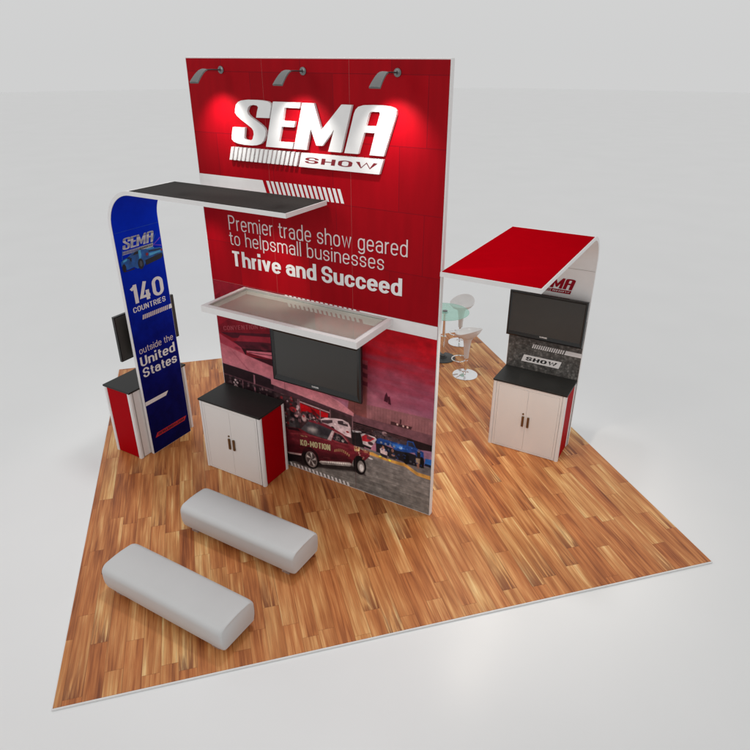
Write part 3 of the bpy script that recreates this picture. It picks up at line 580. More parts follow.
ell(2.545, 0.65, 0.034, 0.072, (18, 17, 19), 0.15); ell(2.73, 0.665, 0.030, 0.070, (18, 17, 19), 0.15)
pl([(2.772, 0.729), (2.845, 0.737), (2.845, 0.645), (2.761, 0.648)], (44, 100, 176)); pl([(2.77, 0.665), (2.845, 0.665), (2.845, 0.635), (2.76, 0.635)], (26, 30, 44))
pl([(2.218, 0.673), (2.263, 0.703), (2.316, 0.651), (2.309, 0.601), (2.279, 0.599), (2.226, 0.62)], (206, 178, 176)); ell(2.257, 0.70, 0.017, 0.022, (156, 108, 94), 0.3)
pl([(2.222, 0.615), (2.309, 0.612), (2.309, 0.569), (2.230, 0.583)], (40, 36, 42)); ell(2.225, 0.572, 0.016, 0.010, (226, 214, 60), 0.4); ell(2.345, 0.560, 0.016, 0.010, (220, 208, 60), 0.4)
pl([(2.338, 0.674), (2.375, 0.702), (2.42, 0.655), (2.414, 0.59), (2.332, 0.593)], (40, 36, 40)); ell(2.376, 0.697, 0.016, 0.021, (140, 96, 84), 0.3); ell(2.385, 0.64, 0.022, 0.012, (150, 104, 92), 0.4)
pl([(2.671, 0.786), (2.713, 0.785), (2.712, 0.70), (2.673, 0.705)], (34, 30, 34)); ell(2.692, 0.80, 0.015, 0.02, (140, 100, 88), 0.3); pl([(2.660, 0.700), (2.712, 0.707), (2.709, 0.64), (2.658, 0.643)], (140, 116, 96)); pl([(2.668, 0.645), (2.702, 0.645), (2.704, 0.575), (2.678, 0.572)], (130, 92, 78))
# the dark red coupe in front
pl([(0.80, 0.16), (0.95, 0.10), (1.15, 0.07), (1.364, 0.12), (1.55, 0.16), (1.87, 0.24), (2.03, 0.24), (2.0, 0.32), (1.819, 0.31), (1.40, 0.24), (0.80, 0.30)], (38, 32, 32), 0.03)
pl([(0.70, 0.46), (0.929, 0.50), (1.122, 0.535), (1.231, 0.545), (1.563, 0.560), (1.628, 0.735), (1.742, 0.700), (1.826, 0.622), (1.91, 0.590), (2.008, 0.575), (2.085, 0.588), (2.088, 0.525), (2.02, 0.44), (1.95, 0.40), (1.87, 0.40), (1.841, 0.326), (1.367, 0.206), (1.342, 0.30), (1.251, 0.33), (1.168, 0.276), (1.117, 0.212), (0.70, 0.16)], (76, 22, 30), grad=((108, 33, 42), 0.25, 0.55))
pl([(1.37, 0.22), (1.841, 0.33), (1.84, 0.40), (1.37, 0.30)], (70, 22, 28), 0.03)
pl([(0.70, 0.52), (0.927, 0.560), (1.142, 0.593), (1.278, 0.556), (1.563, 0.560), (1.30, 0.49), (0.944, 0.462), (0.70, 0.44)], (104, 32, 40), 0.012)
pl([(0.93, 0.555), (1.10, 0.585), (1.14, 0.555), (0.96, 0.53)], (44, 22, 26), 0.012)
pl([(1.258, 0.740), (1.305, 0.762), (1.40, 0.772), (1.513, 0.768), (1.628, 0.740), (1.742, 0.705), (1.83, 0.63), (1.80, 0.62), (1.72, 0.692), (1.599, 0.716), (1.288, 0.728)], (110, 36, 46))
pl([(1.142, 0.591), (1.258, 0.730), (1.42, 0.735), (1.599, 0.711), (1.557, 0.575), (1.385, 0.562), (1.25, 0.57)], (76, 72, 74), grad=((58, 54, 58), 0.58, 0.72)); pl([(1.253, 0.640), (1.315, 0.678), (1.38, 0.655), (1.36, 0.605), (1.25, 0.605)], (150, 142, 138), 0.05)
pl([(1.40, 0.72), (1.58, 0.70), (1.54, 0.60), (1.42, 0.60)], (42, 38, 42), 0.04)
pl([(1.591, 0.712), (1.622, 0.706), (1.573, 0.564), (1.519, 0.562)], (176, 150, 150))
pl([(1.627, 0.692), (1.714, 0.689), (1.790, 0.615), (1.79, 0.59), (1.681, 0.578), (1.587, 0.590)], (36, 30, 34)); ell(1.67, 0.63, 0.03, 0.03, (96, 84, 84), 0.5); ell(1.735, 0.615, 0.02, 0.02, (170, 156, 152), 0.5)
ell(1.265, 0.22, 0.125, 0.150, (20, 17, 18), 0.08); ell(1.275, 0.205, 0.085, 0.112, (120, 110, 106), 0.10); ell(1.275, 0.205, 0.070, 0.095, (74, 64, 62), 0.12)
for q in range(5):
    a = q*2*PI/5+0.3; pl([(1.275+0.012*math.sin(a), 0.205-0.012*math.cos(a)), (1.275+0.07*math.cos(a-0.2), 0.205+0.095*math.sin(a-0.2)), (1.275+0.07*math.cos(a+0.2), 0.205+0.095*math.sin(a+0.2))], (190, 182, 176), 0.008)
ell(1.955, 0.357, 0.085, 0.128, (20, 17, 18), 0.08); ell(1.972, 0.345, 0.046, 0.080, (128, 118, 114), 0.12); ell(1.978, 0.33, 0.028, 0.05, (206, 200, 196), 0.3)
pl([(1.385, 0.206), (1.41, 0.232), (1.43, 0.238), (1.82, 0.352), (1.843, 0.338), (1.826, 0.299), (1.428, 0.189)], (178, 168, 162), 0.008); pl([(1.40, 0.205), (1.428, 0.195), (1.826, 0.306), (1.83, 0.318)], (96, 88, 86), 0.012)
for i in range(9): a = 1.52+i*0.03; pl([(a, 0.232+i*0.0085), (a+0.008, 0.234+i*0.0085), (a+0.008, 0.262+i*0.0085), (a, 0.26+i*0.0085)], (216, 208, 202), 0.006)
pl([(0.923, 0.197), (1.134, 0.238), (1.125, 0.209), (0.938, 0.175)], (178, 150, 148)); pl([(0.90, 0.167), (1.13, 0.205), (1.14, 0.13), (0.9, 0.05)], (26, 20, 22))
pl([(1.883, 0.594), (1.963, 0.604), (1.954, 0.545), (1.890, 0.531)], (206, 180, 128)); pl([(1.905, 0.585), (1.945, 0.59), (1.94, 0.56), (1.908, 0.552)], (170, 130, 80), 0.01)
pl([(2.0, 0.59), (2.075, 0.595), (2.08, 0.56), (2.02, 0.55)], (150, 100, 76), 0.01); ell(2.10, 0.50, 0.03, 0.012, (210, 200, 196), 0.4)
for i in range(9): a = 1.61+i*0.024; pl([(a, 0.425+0.03*math.sin(i*0.4)), (a+0.016, 0.43+0.03*math.sin(i*0.4)), (a+0.022, 0.465+0.035*math.sin(i*0.4)), (a+0.004, 0.46+0.035*math.sin(i*0.4))], (176, 146, 96), 0.008, 0.75)
pl([(1.45, 0.300), (1.55, 0.318), (1.55, 0.310), (1.45, 0.292)], (150, 90, 84), 0.006)
ell(1.16, 0.50, 0.03, 0.010, (150, 110, 80), 0.5); ell(1.215, 0.51, 0.02, 0.010, (150, 110, 80), 0.5)
def clutter(poly, n, pal, r0, r1, a=0.7, elong=1.0):
    p = np.array(poly); lo, hi = p.min(0), p.max(0); c = 0
    while c < n:
        q = lo+(hi-lo)*rng.random(2); k_ = False
        for i in range(len(p)):
            (x0, y0), (x1, y1) = p[i-1], p[i]
            if (y0 > q[1]) != (y1 > q[1]) and q[0] < (x1-x0)*(q[1]-y0)/(y1-y0)+x0: k_ = not k_
        c += 1
        if k_:
            r_ = r0+(r1-r0)*rng.random(); ell(q[0], q[1], r_*elong, r_, tuple(np.array(pal[int(rng.integers(len(pal)))])*(0.8+0.4*rng.random())), 0.5, a)
DK = [(30, 24, 26), (52, 40, 44), (84, 62, 66), (120, 90, 92)]
clutter([(0.80, 0.98), (1.12, 0.98), (1.14, 0.72), (1.0, 0.60), (0.95, 0.56), (0.80, 0.60)], 70, DK+[(150, 34, 40), (190, 160, 160)], 0.008, 0.022)
clutter([(1.15, 0.86), (1.45, 0.84), (1.44, 0.76), (1.18, 0.75)], 40, DK+[(170, 140, 140), (150, 40, 44)], 0.006, 0.018)
clutter([(0.02, 1.03), (0.6, 0.99), (0.75, 0.92), (0.75, 0.85), (0.02, 0.88)], 60, DK, 0.008, 0.022)
clutter([(1.86, 0.88), (2.50, 0.88), (2.12, 0.80), (1.86, 0.78)], 46, [(40, 28, 30), (90, 66, 68), (60, 42, 46)], 0.005, 0.014, 0.7, 2.2)
clutter([(2.18, 0.74), (2.42, 0.71), (2.76, 0.66), (2.74, 0.60), (2.42, 0.61), (2.18, 0.63)], 46, [(18, 17, 22), (52, 50, 58), (90, 88, 94), (34, 50, 90)], 0.005, 0.014)
clutter([(2.22, 0.80), (2.62, 0.82), (2.74, 0.79), (2.66, 0.72), (2.40, 0.735)], 34, [(24, 48, 100), (44, 90, 160), (20, 30, 60), (90, 120, 160)], 0.005, 0.013, 0.6)
clutter([(2.12, 0.87), (2.50, 0.87), (2.50, 0.82), (2.12, 0.82)], 24, DK, 0.005, 0.014)
clutter([(1.88, 0.60), (2.08, 0.60), (2.09, 0.52), (2.0, 0.45), (1.89, 0.52)], 34, [(120, 60, 50), (190, 160, 140), (70, 26, 32), (160, 110, 80)], 0.004, 0.012, 0.75)
clutter([(1.60, 0.69), (1.72, 0.69), (1.80, 0.60), (1.60, 0.59)], 16, [(30, 24, 28), (110, 90, 92), (70, 56, 60)], 0.006, 0.016)
clutter([(1.45, 0.88), (1.80, 0.88), (1.84, 0.72), (1.55, 0.74)], 22, [(226, 204, 202), (170, 140, 144), (200, 172, 174)], 0.006, 0.014, 0.5)
clutter([(0.10, 1.42), (0.80, 1.60), (0.80, 1.52), (0.25, 1.42)], 30, [(60, 18, 28), (90, 28, 38), (44, 14, 20)], 0.008, 0.024, 0.5, 2.5)
# body shading of the coupe: light on the fender tops, darker sills
pl([(0.94, 0.47), (1.10, 0.525), (1.23, 0.548), (1.55, 0.563), (1.55, 0.548), (1.23, 0.528), (1.05, 0.49)], (150, 62, 68), 0.016, 0.7)
pl([(1.60, 0.58), (1.83, 0.60), (1.93, 0.575), (1.93, 0.562), (1.82, 0.578), (1.62, 0.562)], (142, 60, 64), 0.014, 0.6)
pl([(0.90, 0.30), (1.10, 0.36), (1.20, 0.37), (1.34, 0.34), (1.36, 0.22), (1.30, 0.33), (1.16, 0.27), (0.90, 0.20)], (58, 16, 22), 0.03, 0.7)
pl([(1.38, 0.36), (1.80, 0.43), (1.83, 0.35), (1.38, 0.24)], (58, 17, 23), 0.04, 0.7)
pl([(1.62, 0.71), (1.73, 0.695), (1.81, 0.625), (1.79, 0.62), (1.72, 0.68), (1.62, 0.695)], (168, 120, 116), 0.008, 0.6)
ell(1.06, 0.41, 0.05, 0.02, (126, 52, 58), 0.8, 0.5); ell(1.72, 0.53, 0.08, 0.015, (124, 50, 56), 0.8, 0.5)
n3 = vnoise(16, 14, 11, 3)
IMG = IMG*(1+(n3-0.5)[..., None]*0.40*np.clip((1.2-GZ)/0.3, 0, 1)[..., None])
# foreground seam and fine photographic grain
for sx in (0.950, 1.900): pl([(sx-0.003, 0), (sx+0.003, 0), (sx+0.003, 2.3), (sx-0.003, 2.3)], (70, 40, 44), 0.004, 0.6)
IMG = IMG*(1+(n2-0.5)[..., None]*0.35+rng.normal(0, 0.02, GX.shape)[..., None])
IMG = np.clip(IMG, 0, 255)/255.0
LINI = np.where(IMG <= 0.04045, IMG/12.92, ((IMG+0.055)/1.055)**2.4)*1.52
bv = np.stack([GX, np.full_like(GX, 0.0015), GZ], -1).reshape(-1, 3)
ii = (np.arange(NZ-1)[:, None]*NX+np.arange(NX-1)[None, :]).reshape(-1)
faces = np.stack([ii, ii+1, ii+1+NX, ii+NX], 1)
me = bpy.data.meshes.new('photo_mural')
me.vertices.add(len(bv)); me.vertices.foreach_set('co', bv.astype(np.float32).ravel())
me.loops.add(faces.size); me.loops.foreach_set('vertex_index', faces.astype(np.int32).ravel())
me.polygons.add(len(faces)); me.polygons.foreach_set('loop_start', np.arange(0, faces.size, 4, dtype=np.int32))
me.update(calc_edges=True)
at = me.color_attributes.new('print', 'FLOAT_COLOR', 'POINT')
at.data.foreach_set('color', np.concatenate([LINI.reshape(-1, 3), np.ones((len(bv), 1))], 1).astype(np.float32).ravel())
me.materials.append(M['mural'])
mural = bpy.data.objects.new('photo_mural', me); COL.objects.link(mural); mural.parent = wall
text_obj('lettering', 'CONVENTION CENTER', 'faint_maroon', mural, 0.095, 0.985, 1.630, 0.056, fw(0.0005), weight=0.17, gap=0.15, rise=0.215)
text_obj('lettering', 'KO-MOTION', 'cream_print', mural, 1.125, 1.560, 0.360, 0.082, fw(0.0005), weight=0.27, gap=0.04, rise=0.065)
bm = nb()
for i in range(16):
    a = 0.962 + i*(1.785-0.962)/15
    add_flat(bm, [(a, 0.012), (a+0.030, 0.012), (a+0.016, 0.062), (a-0.014, 0.062)], fw(0.001))
obj('slanted_stripes', bm, 'white_print', wall)

# ------------------------------------------------------------------ arm lamps on top of the wall
LAMP_S = (0.457, 1.420, 2.373)
def make_arm_lamp(s, label):
    r = thing('arm_lamp', label, 'arm lamp', Wd(s, 0, 4.404), TH, 'arm lamps along the top of the red wall')
    bm = nb()
    add_lathe(bm, [(0, 0), (0.034, 0), (0.034, 0.008), (0.026, 0.012), (0.0, 0.013)], 24)
    bmesh.ops.rotate(bm, verts=bm.verts[:], cent=(0, 0, 0), matrix=Matrix.Rotation(PI/2, 3, 'X')); obj('wall_plate', bm, 'steel', r, True)
    bm = nb(); add_tube(bm, [(0, -0.015, 0), (0, -0.12, 0.004), (0, -0.20, 0.004), (0, -0.240, 0.000)], 0.0062, 10)
    add_lathe(bm, [(0, -0.016), (0.014, -0.016), (0.014, 0.016), (0, 0.016)], 16)
    for v in bm.verts:
        pass
    obj('arm', bm, 'dark_iron', r, True)
    # head: thin curved shade drooping forward
    bm = nb(); N = 9; up, dn = [], []
    for i in range(N):
        f_ = i/(N-1); y = -0.232-0.150*f_**0.85; z = 0.010-0.106*f_**1.25; w = 0.038+0.013*f_
        nx = Vector((0, -1.0*0.5*f_, -0.9)).normalized()
        up.append([bm.verts.new((-w, y, z)), bm.verts.new((-w*0.5, y, z+0.004)), bm.verts.new((w*0.5, y, z+0.004)), bm.verts.new((w, y, z))])
        dn.append([bm.verts.new((-w, y+0.007, z-0.010)), bm.verts.new((w, y+0.007, z-0.010))])
    for i in range(N-1):
        for k in range(3): bm.faces.new([up[i][k], up[i][k+1], up[i+1][k+1], up[i+1][k]])
        bm.faces.new([dn[i][0], dn[i+1][0], dn[i+1][1], dn[i][1]])
        bm.faces.new([up[i][0], up[i+1][0], dn[i+1][0], dn[i][0]]); bm.faces.new([up[i][3], dn[i][1], dn[i+1][1], up[i+1][3]])
    for i in (0, N-1): bm.faces.new([up[i][0], up[i][1], up[i][2], up[i][3], dn[i][1], dn[i][0]])
    obj('lamp_shade', bm, 'lamp_grey', r, True)
    return r
make_arm_lamp(LAMP_S[0], 'grey arm lamp above the first letter, nearest the wall\'s left edge')
make_arm_lamp(LAMP_S[1], 'grey arm lamp at the middle of the wall top, between the other two lamps')
make_arm_lamp(LAMP_S[2], 'grey arm lamp above the last letter, nearest the wall\'s right edge')

# ------------------------------------------------------------------ glass canopy fixed to the wall above the television
sh = thing('glass_canopy', 'white framed frosted glass shelf jutting from the wall above the television', 'glass canopy', Wd(0.48, -0.004, 2.170))
bm = nb(); a0, a1, d, h, fwid = 0.0, 1.878, -0.672, 0.066, 0.052
prof_out = [(a0, d), (a1, d), (a1, 0), (a0, 0)]; fb = 0.026
prof_in = [(a0+fwid, d+fwid), (a1-fwid, d+fwid), (a1-fwid, -fb), (a0+fwid, -fb)]
for (p, q) in ((0, 1), (1, 2), (2, 3), (3, 0)):
    add_prism(bm, [prof_out[p], prof_out[q], prof_in[q], prof_in[p]], lambda a, b, k: (a, b, k*h))
obj('frame', bm, 'white_frame', sh)
bm = nb(); add_box(bm, a0+fwid, a1-fwid, d+fwid, -fb, 0.040, 0.050); obj('glass_pane', bm, 'frost', sh)
bm = nb()
for (x0, x1, y0, y1) in ((a0+fwid-0.004, a1-fwid+0.004, d+fwid-0.004, d+fwid+0.005), (a0+fwid-0.004, a1-fwid+0.004, -fb-0.005, -fb+0.004), (a0+fwid-0.004, a0+fwid+0.005, d+fwid+0.005, -fb-0.005), (a1-fwid-0.005, a1-fwid+0.004, d+fwid+0.005, -fb-0.005)):
    add_box(bm, x0, x1, y0, y1, 0.052, h+0.002)
obj('gasket', bm, 'alu', sh)

# ------------------------------------------------------------------ storage counters
def make_counter(loc, rz, label):
    r = thing('storage_counter', label, 'counter', loc, rz, 'white storage counters with black tops')
    w, dp, hh = 0.923, 0.4545, 0.943; x, y = w/2, dp/2; p = 0.052
    bm = nb(); add_box(bm, -x, x, -y-0.004, y+0.004, hh-0.022, hh, 0.003); obj('countertop', bm, 'black_top', r)
    for sx in (-1, 1):
        for sy in (-1, 1):
            bm = nb(); cx, cy = sx*(x-p/2-0.004), sy*(y-p/2)
            q = p/2; c = 0.014
            poly = [(cx-q+c, cy-q), (cx+q-c, cy-q), (cx+q, cy-q+c), (cx+q, cy+q-c), (cx+q-c, cy+q), (cx-q+c, cy+q), (cx-q, cy+q-c), (cx-q, cy-q+c)]
            add_prism(bm, poly, lambda a, b, k: (a, b, k*(hh-0.022)))
            ps = obj('corner_post', bm, 'white_frame', r)
            bm = nb()
            gx_ = cx - sx*(q+0.006); add_box(bm, min(gx_, gx_+sx*0.008), max(gx_, gx_+sx*0.008), cy-q+0.004, cy+q-0.004, 0.004, hh-0.026); obj('groove_strip', bm, 'groove', ps)
    for sx in (-1, 1):
        bm = nb(); xx = sx*(x-0.018); add_box(bm, xx-0.006, xx+0.006, -y+p, y-p, 0.006, hh-0.024); obj('side_panel', bm, 'red_side', r)
    bm = nb(); add_box(bm, -x+p, x-p, y-0.020, y-0.008, 0.006, hh-0.024); obj('back_panel', bm, 'white', r)
    bm = nb(); add_box(bm, -x+p+0.004, x-p-0.004, -y+0.010, y-0.022, 0.006, hh-0.026); obj('body', bm, 'white', r)
    # doors: thin frame lines round two leaves
    g_ = 0.0025; dx0, dx1 = -x+p+0.030, x-p-0.030
    bm = nb()
    add_box(bm, -x+p+0.002, dx0-g_, -y-0.001+0.004, -y+0.010, 0.006, hh-0.024); add_box(bm, dx1+g_, x-p-0.002, -y+0.003, -y+0.010, 0.006, hh-0.024)
    add_box(bm, dx0-g_, dx1+g_, -y+0.003, -y+0.010, hh-0.060, hh-0.024); add_box(bm, dx0-g_, dx1+g_, -y+0.003, -y+0.010, 0.006, 0.030)
    obj('door_frame', bm, 'white', r)
    for k, (e0, e1) in enumerate(((dx0, -g_/2), (g_/2, dx1))):
        bm = nb(); add_box(bm, e0, e1, -y+0.003, -y+0.0098, 0.030+g_, hh-0.060-g_, 0.001, 1); dr = obj('door', bm, 'white', r)
        hx = -0.048 if k == 0 else 0.020
        bm = nb(); add_box(bm, hx, hx+0.028, -y-0.014, -y+0.0035, 0.375, 0.520, 0.004); obj('handle', bm, 'bronze', dr)
        if k == 0:
            bm = nb(); add_lathe(bm, [(0, 0), (0.011, 0), (0.011, 0.010), (0.004, 0.012), (0, 0.012)], 16)
            bmesh.ops.rotate(bm, verts=bm.verts[:], cent=(0, 0, 0), matrix=Matrix.Rotation(PI/2, 3, 'X')); obj('lock', bm, 'bronze', dr, True, off=(-0.036, -y+0.0035, 0.552))
    return r
cA = make_counter(Wd(0.046+0.4615, -0.502+0.22725, 0), TH, 'white two-door cabinet counter against the photo mural, under the glass shelf')
dup(cA, Wd(2.862+0.4615, 1.7205+0.22725, 0), TH, 'white two-door cabinet counter under the red canopy, against the crowd print')
dup(cA, Wd(-0.750-0.22725, -0.829+0.4615, 0), TH-PI/2, 'white cabinet counter turned away behind the blue banner, red end showing')

# ------------------------------------------------------------------ televisions
def make_tv(loc, rz, label, w=1.165, h=0.655, scale=1.0, b=0.050, bb=0.075):
    r = thing('television', label, 'television', loc, rz, 'flat dark televisions'); x = w/2; dp = 0.034
    r.scale = (scale,)*3
    # bezel: frame with a sloping inner lip
    def ring(o, y): return [(-x+o, y, o), (x-o, y, o), (x-o, y, h-o), (-x+o, y, h-o)]
    bm = nb()
    outer = [bm.verts.new(c) for c in [(-x, -0.012, 0), (x, -0.012, 0), (x, -0.012, h), (-x, -0.012, h)]]
    mid = [bm.verts.new(c) for c in [(-x+0.018, -0.020, 0.018), (x-0.018, -0.020, 0.018), (x-0.018, -0.020, h-0.018), (-x+0.018, -0.020, h-0.018)]]
    inn = [bm.verts.new(c) for c in [(-x+b, -0.010, bb), (x-b, -0.010, bb), (x-b, -0.010, h-b), (-x+b, -0.010, h-b)]]
    bk = [bm.verts.new(c) for c in [(-x, dp-0.012, 0), (x, dp-0.012, 0), (x, dp-0.012, h), (-x, dp-0.012, h)]]
    for A_, B_ in ((bk, outer), (outer, mid), (mid, inn)):
        for i in range(4): bm.faces.new([A_[i], A_[(i+1) % 4], B_[(i+1) % 4], B_[i]])
    bm.faces.new(bk); obj('bezel', bm, 'bezel', r)
    bm = nb(); add_box(bm, -x+b-0.004, x-b+0.004, -0.009, -0.002, bb-0.004, h-b+0.004); obj('screen', bm, 'screen', r)
    bm = nb(); add_box(bm, -x+0.016, x-0.016, dp-0.0125, dp-0.006, 0.016, h-0.016, 0.002); obj('back_cover', bm, 'tvback', r)
    bm = nb(); add_box(bm, -0.16, 0.16, dp-0.0065, 0.100, h/2-0.12, h/2+0.12, 0.004); obj('wall_mount', bm, 'dark_iron', r)
    text_obj('lettering', 'SAMSUNG', 'white_print', r, -0.045, 0.045, 0.040, 0.020, lambda a, b_, l: (a, -0.0190-l, b_), weight=0.2, gap=0.14)
    return r
make_tv(Wd(1.470, -0.098, 1.240), TH, 'large dark television on the photo mural below the glass shelf')
tv2 = make_tv(Wd(3.325, 2.079, 1.415), TH, 'dark television under the red canopy, above the crowd print', 0.935, 0.580, b=0.030, bb=0.058)
tv2_copy = dup(tv2, Wd(-0.848, -0.317, 1.310), TH-PI/2, 'dark television seen from behind, sticking out either side of the blue banner', scale=0.965)

# ------------------------------------------------------------------ curved canopy kiosks
def kiosk_profile(top, back, reach, R, th, seg=14):
    """side profile (d, z): d = 0 at the panel's inner face, canopy runs to -reach; back = thickness behind"""
    out = [(back, 0.0), (back, top-R)]
    for i in range(1, seg+1):
        a = PI/2*i/seg; out.append((back-R+R*math.cos(a), top-R+R*math.sin(a)))
    out.append((-reach, top)); inn = [(-reach, top-th)]; Ri = R-th
    for i in range(seg, 0, -1):
        a = PI/2*i/seg; inn.append((back-R+Ri*math.cos(a), top-R+Ri*math.sin(a)))
    inn += [(back-th, top-R), (back-th, 0.0)]
    return out, inn
def kiosk_body(root, wdt, top, reach, R, th, fn):
    out, inn = kiosk_profile(top, th, reach, R, th)
    bm = nb(); n = len(out); ring = out + inn
    A_ = [bm.verts.new(fn(d, 0, z)) for d, z in ring]; B_ = [bm.verts.new(fn(d, wdt, z)) for d, z in ring]; N = len(ring)
    for i in range(N): bm.faces.new([A_[i], A_[(i+1) % N], B_[(i+1) % N], B_[i]])
    for V in (A_, B_):
        for i in range(n-1): bm.faces.new([V[i], V[i+1], V[N-2-i], V[N-1-i]])
    return obj('curved_panel', bm, 'white_frame', root, True)
def kiosk_skin(name, root, wdt, pts, mat, fn, inset, off):
    bm = nb(); prev = None
    for i, (d, z) in enumerate(pts):
        a = bm.verts.new(fn(d, inset, z)); b = bm.verts.new(fn(d, wdt-inset, z))
        if prev: bm.faces.new([prev[0], prev[1], b, a])
        prev = (a, b)
    return obj(name, bm, mat, root, True)

# -- blue kiosk: panel inner face at s = -0.703 looking to +s, canopy to +s, width along t
KT = 0.042
kb = thing('blue_kiosk', 'tall blue banner panel with white countries lettering, curving into a black topped canopy', 'display kiosk', Wd(-0.703, -0.663, 0))
fnB = lambda d, w, z: (-d, w, z)
kiosk_body(kb, 0.640, 3.300, 2.345, 0.405, KT, fnB)
out, inn = kiosk_profile(3.300, KT, 2.345, 0.405, KT)
skin = [(d-0.002, z) if z < 2.9 else (d-0.002*math.cos(math.atan2(z-2.895, d-(KT-0.405))), z-0.002*math.sin(math.atan2(z-2.895, d-(KT-0.405)))) for d, z in inn[1:]][::-1]
skin = [(skin[0][0], 0.004)] + skin[1:]
blue = kiosk_skin('blue_graphic', kb, 0.640, skin, 'blue', fnB, 0.004, 0)
bm = nb(); add_box(bm, 0.362, 2.345-0.012, 0.010, 0.630, 3.3, 3.3035); obj('canopy_top', bm, 'charcoal', kb)
fk = lambda a, b, l=0.0: (0.0035+l, a+0.663, b)
fk2 = lambda a, b, l=0.0: (0.0050+l, a+0.663, b)
def xf(poly, x0, z0, kx, kz): return [(x0+(a-0.505)*kx, z0+(b-3.594)*kz) for a, b in poly] if poly else None
kx, kz = 0.470/(2.397-0.505), 0.172/(4.156-3.594)
bm = nb()
for poly, hole in LOGO: add_flat(bm, xf(poly, -0.590, 2.573, kx, kz), fk, xf(hole, -0.590, 2.573, kx, kz))
obj('logo', bm, 'silver_print', kb)
bm = nb()
for st in logo_stripes(): add_flat(bm, xf(st, -0.590, 2.566, kx, kz), fk)
obj('slanted_stripes', bm, 'silver_print', kb)
bm = nb(); add_flat(bm, xf(BAR, -0.590, 2.566, kx, kz), fk); bar = obj('logo_bar', bm, 'silver_print', kb)
text_obj('lettering', 'SHOW', 'black_print', bar, -0.590+(1.44-0.505)*kx, -0.590+(2.19-0.505)*kx, 2.577, 0.018, fk2, weight=0.2, shear=0.28)
# small sports car print
bm = nb(); car = nb()
def cz(ps): return ps
M['car_blue'] = simple('blue_car_print', lin(12, 92, 170), 0.4, var=0.28, scale=14); M['car_light'] = simple('light_blue_car_print', lin(70, 170, 222), 0.4, var=0.1, scale=30)
M['car_dark'] = simple('dark_car_print', lin(6, 10, 30), 0.5); M['car_red'] = simple('tail_lamp_print', lin(150, 20, 30), 0.5); M['streak'] = simple('violet_streak_print', lin(110, 60, 200), 0.5); M['navy_shade'] = simple('shadow_print', lin(5, 8, 70), 0.5)
M['car_grey'] = simple('wheel_print', lin(70, 76, 90), 0.5)
def carpart(name, polys, mat, par, lev):
    for p in polys:
        bm = nb(); add_flat(bm, p, lambda a, b: (lev, a+0.663, b)); o = obj(name, bm, mat, par)
    return o
def el(cx, cz_, rx, rz, n=20): return [(cx+rx*math.cos(2*PI*i/n), cz_+rz*math.sin(2*PI*i/n)) for i in range(n)]
cs = carpart('car_picture', [[(-0.632, 2.455), (-0.628, 2.50), (-0.590, 2.520), (-0.530, 2.530), (-0.470, 2.565), (-0.420, 2.578), (-0.345, 2.578), (-0.270, 2.562), (-0.180, 2.550), (-0.060, 2.535), (-0.030, 2.515), (-0.032, 2.450), (-0.075, 2.425), (-0.300, 2.408), (-0.330, 2.375), (-0.420, 2.372), (-0.470, 2.405), (-0.560, 2.395)]], 'car_blue', kb, 0.0035)
carpart('car_shade', [[(-0.300, 2.440), (-0.045, 2.468), (-0.040, 2.425), (-0.075, 2.405), (-0.30, 2.380)], [(-0.625, 2.40), (-0.560, 2.385), (-0.470, 2.395), (-0.460, 2.378), (-0.610, 2.378)], [(-0.235, 2.535), (-0.05, 2.520), (-0.05, 2.508), (-0.235, 2.520)], [(-0.515, 2.515), (-0.480, 2.512), (-0.490, 2.470), (-0.505, 2.480)]], 'car_dark', cs, 0.0043)
carpart('car_window', [[(-0.460, 2.535), (-0.425, 2.565), (-0.370, 2.566), (-0.385, 2.535)], [(-0.56, 2.522), (-0.52, 2.53), (-0.49, 2.525), (-0.52, 2.51)]], 'car_dark', cs, 0.0043)
carpart('car_highlight', [[(-0.380, 2.570), (-0.345, 2.570), (-0.340, 2.51), (-0.362, 2.47), (-0.380, 2.44), (-0.378, 2.50)], [(-0.27, 2.568), (-0.15, 2.556), (-0.15, 2.545), (-0.25, 2.552)], [(-0.605, 2.505), (-0.54, 2.520), (-0.55, 2.495), (-0.60, 2.485)], [(-0.235, 2.505), (-0.06, 2.500), (-0.06, 2.482), (-0.235, 2.472)]], 'car_light', cs, 0.0043)
carpart('car_wheel', [el(-0.600, 2.425, 0.026, 0.045), el(-0.370, 2.415, 0.040, 0.062)], 'car_dark', cs, 0.0051)
carpart('wheel_rim', [el(-0.368, 2.417, 0.020, 0.034)], 'car_grey', cs, 0.0058)
carpart('tail_lamp', [el(-0.262, 2.500, 0.018, 0.017), el(-0.048, 2.500, 0.012, 0.013)], 'car_red', cs, 0.0051)
carpart('light_streak', [[(-0.035, 2.545), (-0.035, 2.557), (-0.15, 2.585), (-0.15, 2.580)], [(-0.035, 2.640), (-0.035, 2.655), (-0.17, 2.575), (-0.165, 2.570)]], 'streak', kb, 0.0028)
carpart('light_streak', [[(-0.61, 2.52), (-0.60, 2.52), (-0.575, 2.64), (-0.582, 2.64)], [(-0.20, 2.59), (-0.10, 2.70), (-0.095, 2.70), (-0.17, 2.59)]], 'car_blue', kb, 0.0028)
bm = nb(); add_flat(bm, [(-0.655, 2.817), (-0.03, 2.817), (-0.03, 2.8195), (-0.655, 2.8195)], fk); obj('panel_seam', bm, 'car_blue', kb)
text_obj('lettering', '140', 'white_print', kb, -0.585, -0.100, 1.985, 0.222, fk, weight=0.20, gap=0.07)
text_obj('lettering', 'COUNTRIES', 'white_print', kb, -0.585, -0.100, 1.886, 0.063, fk, weight=0.17, gap=0.11)
bm = nb()
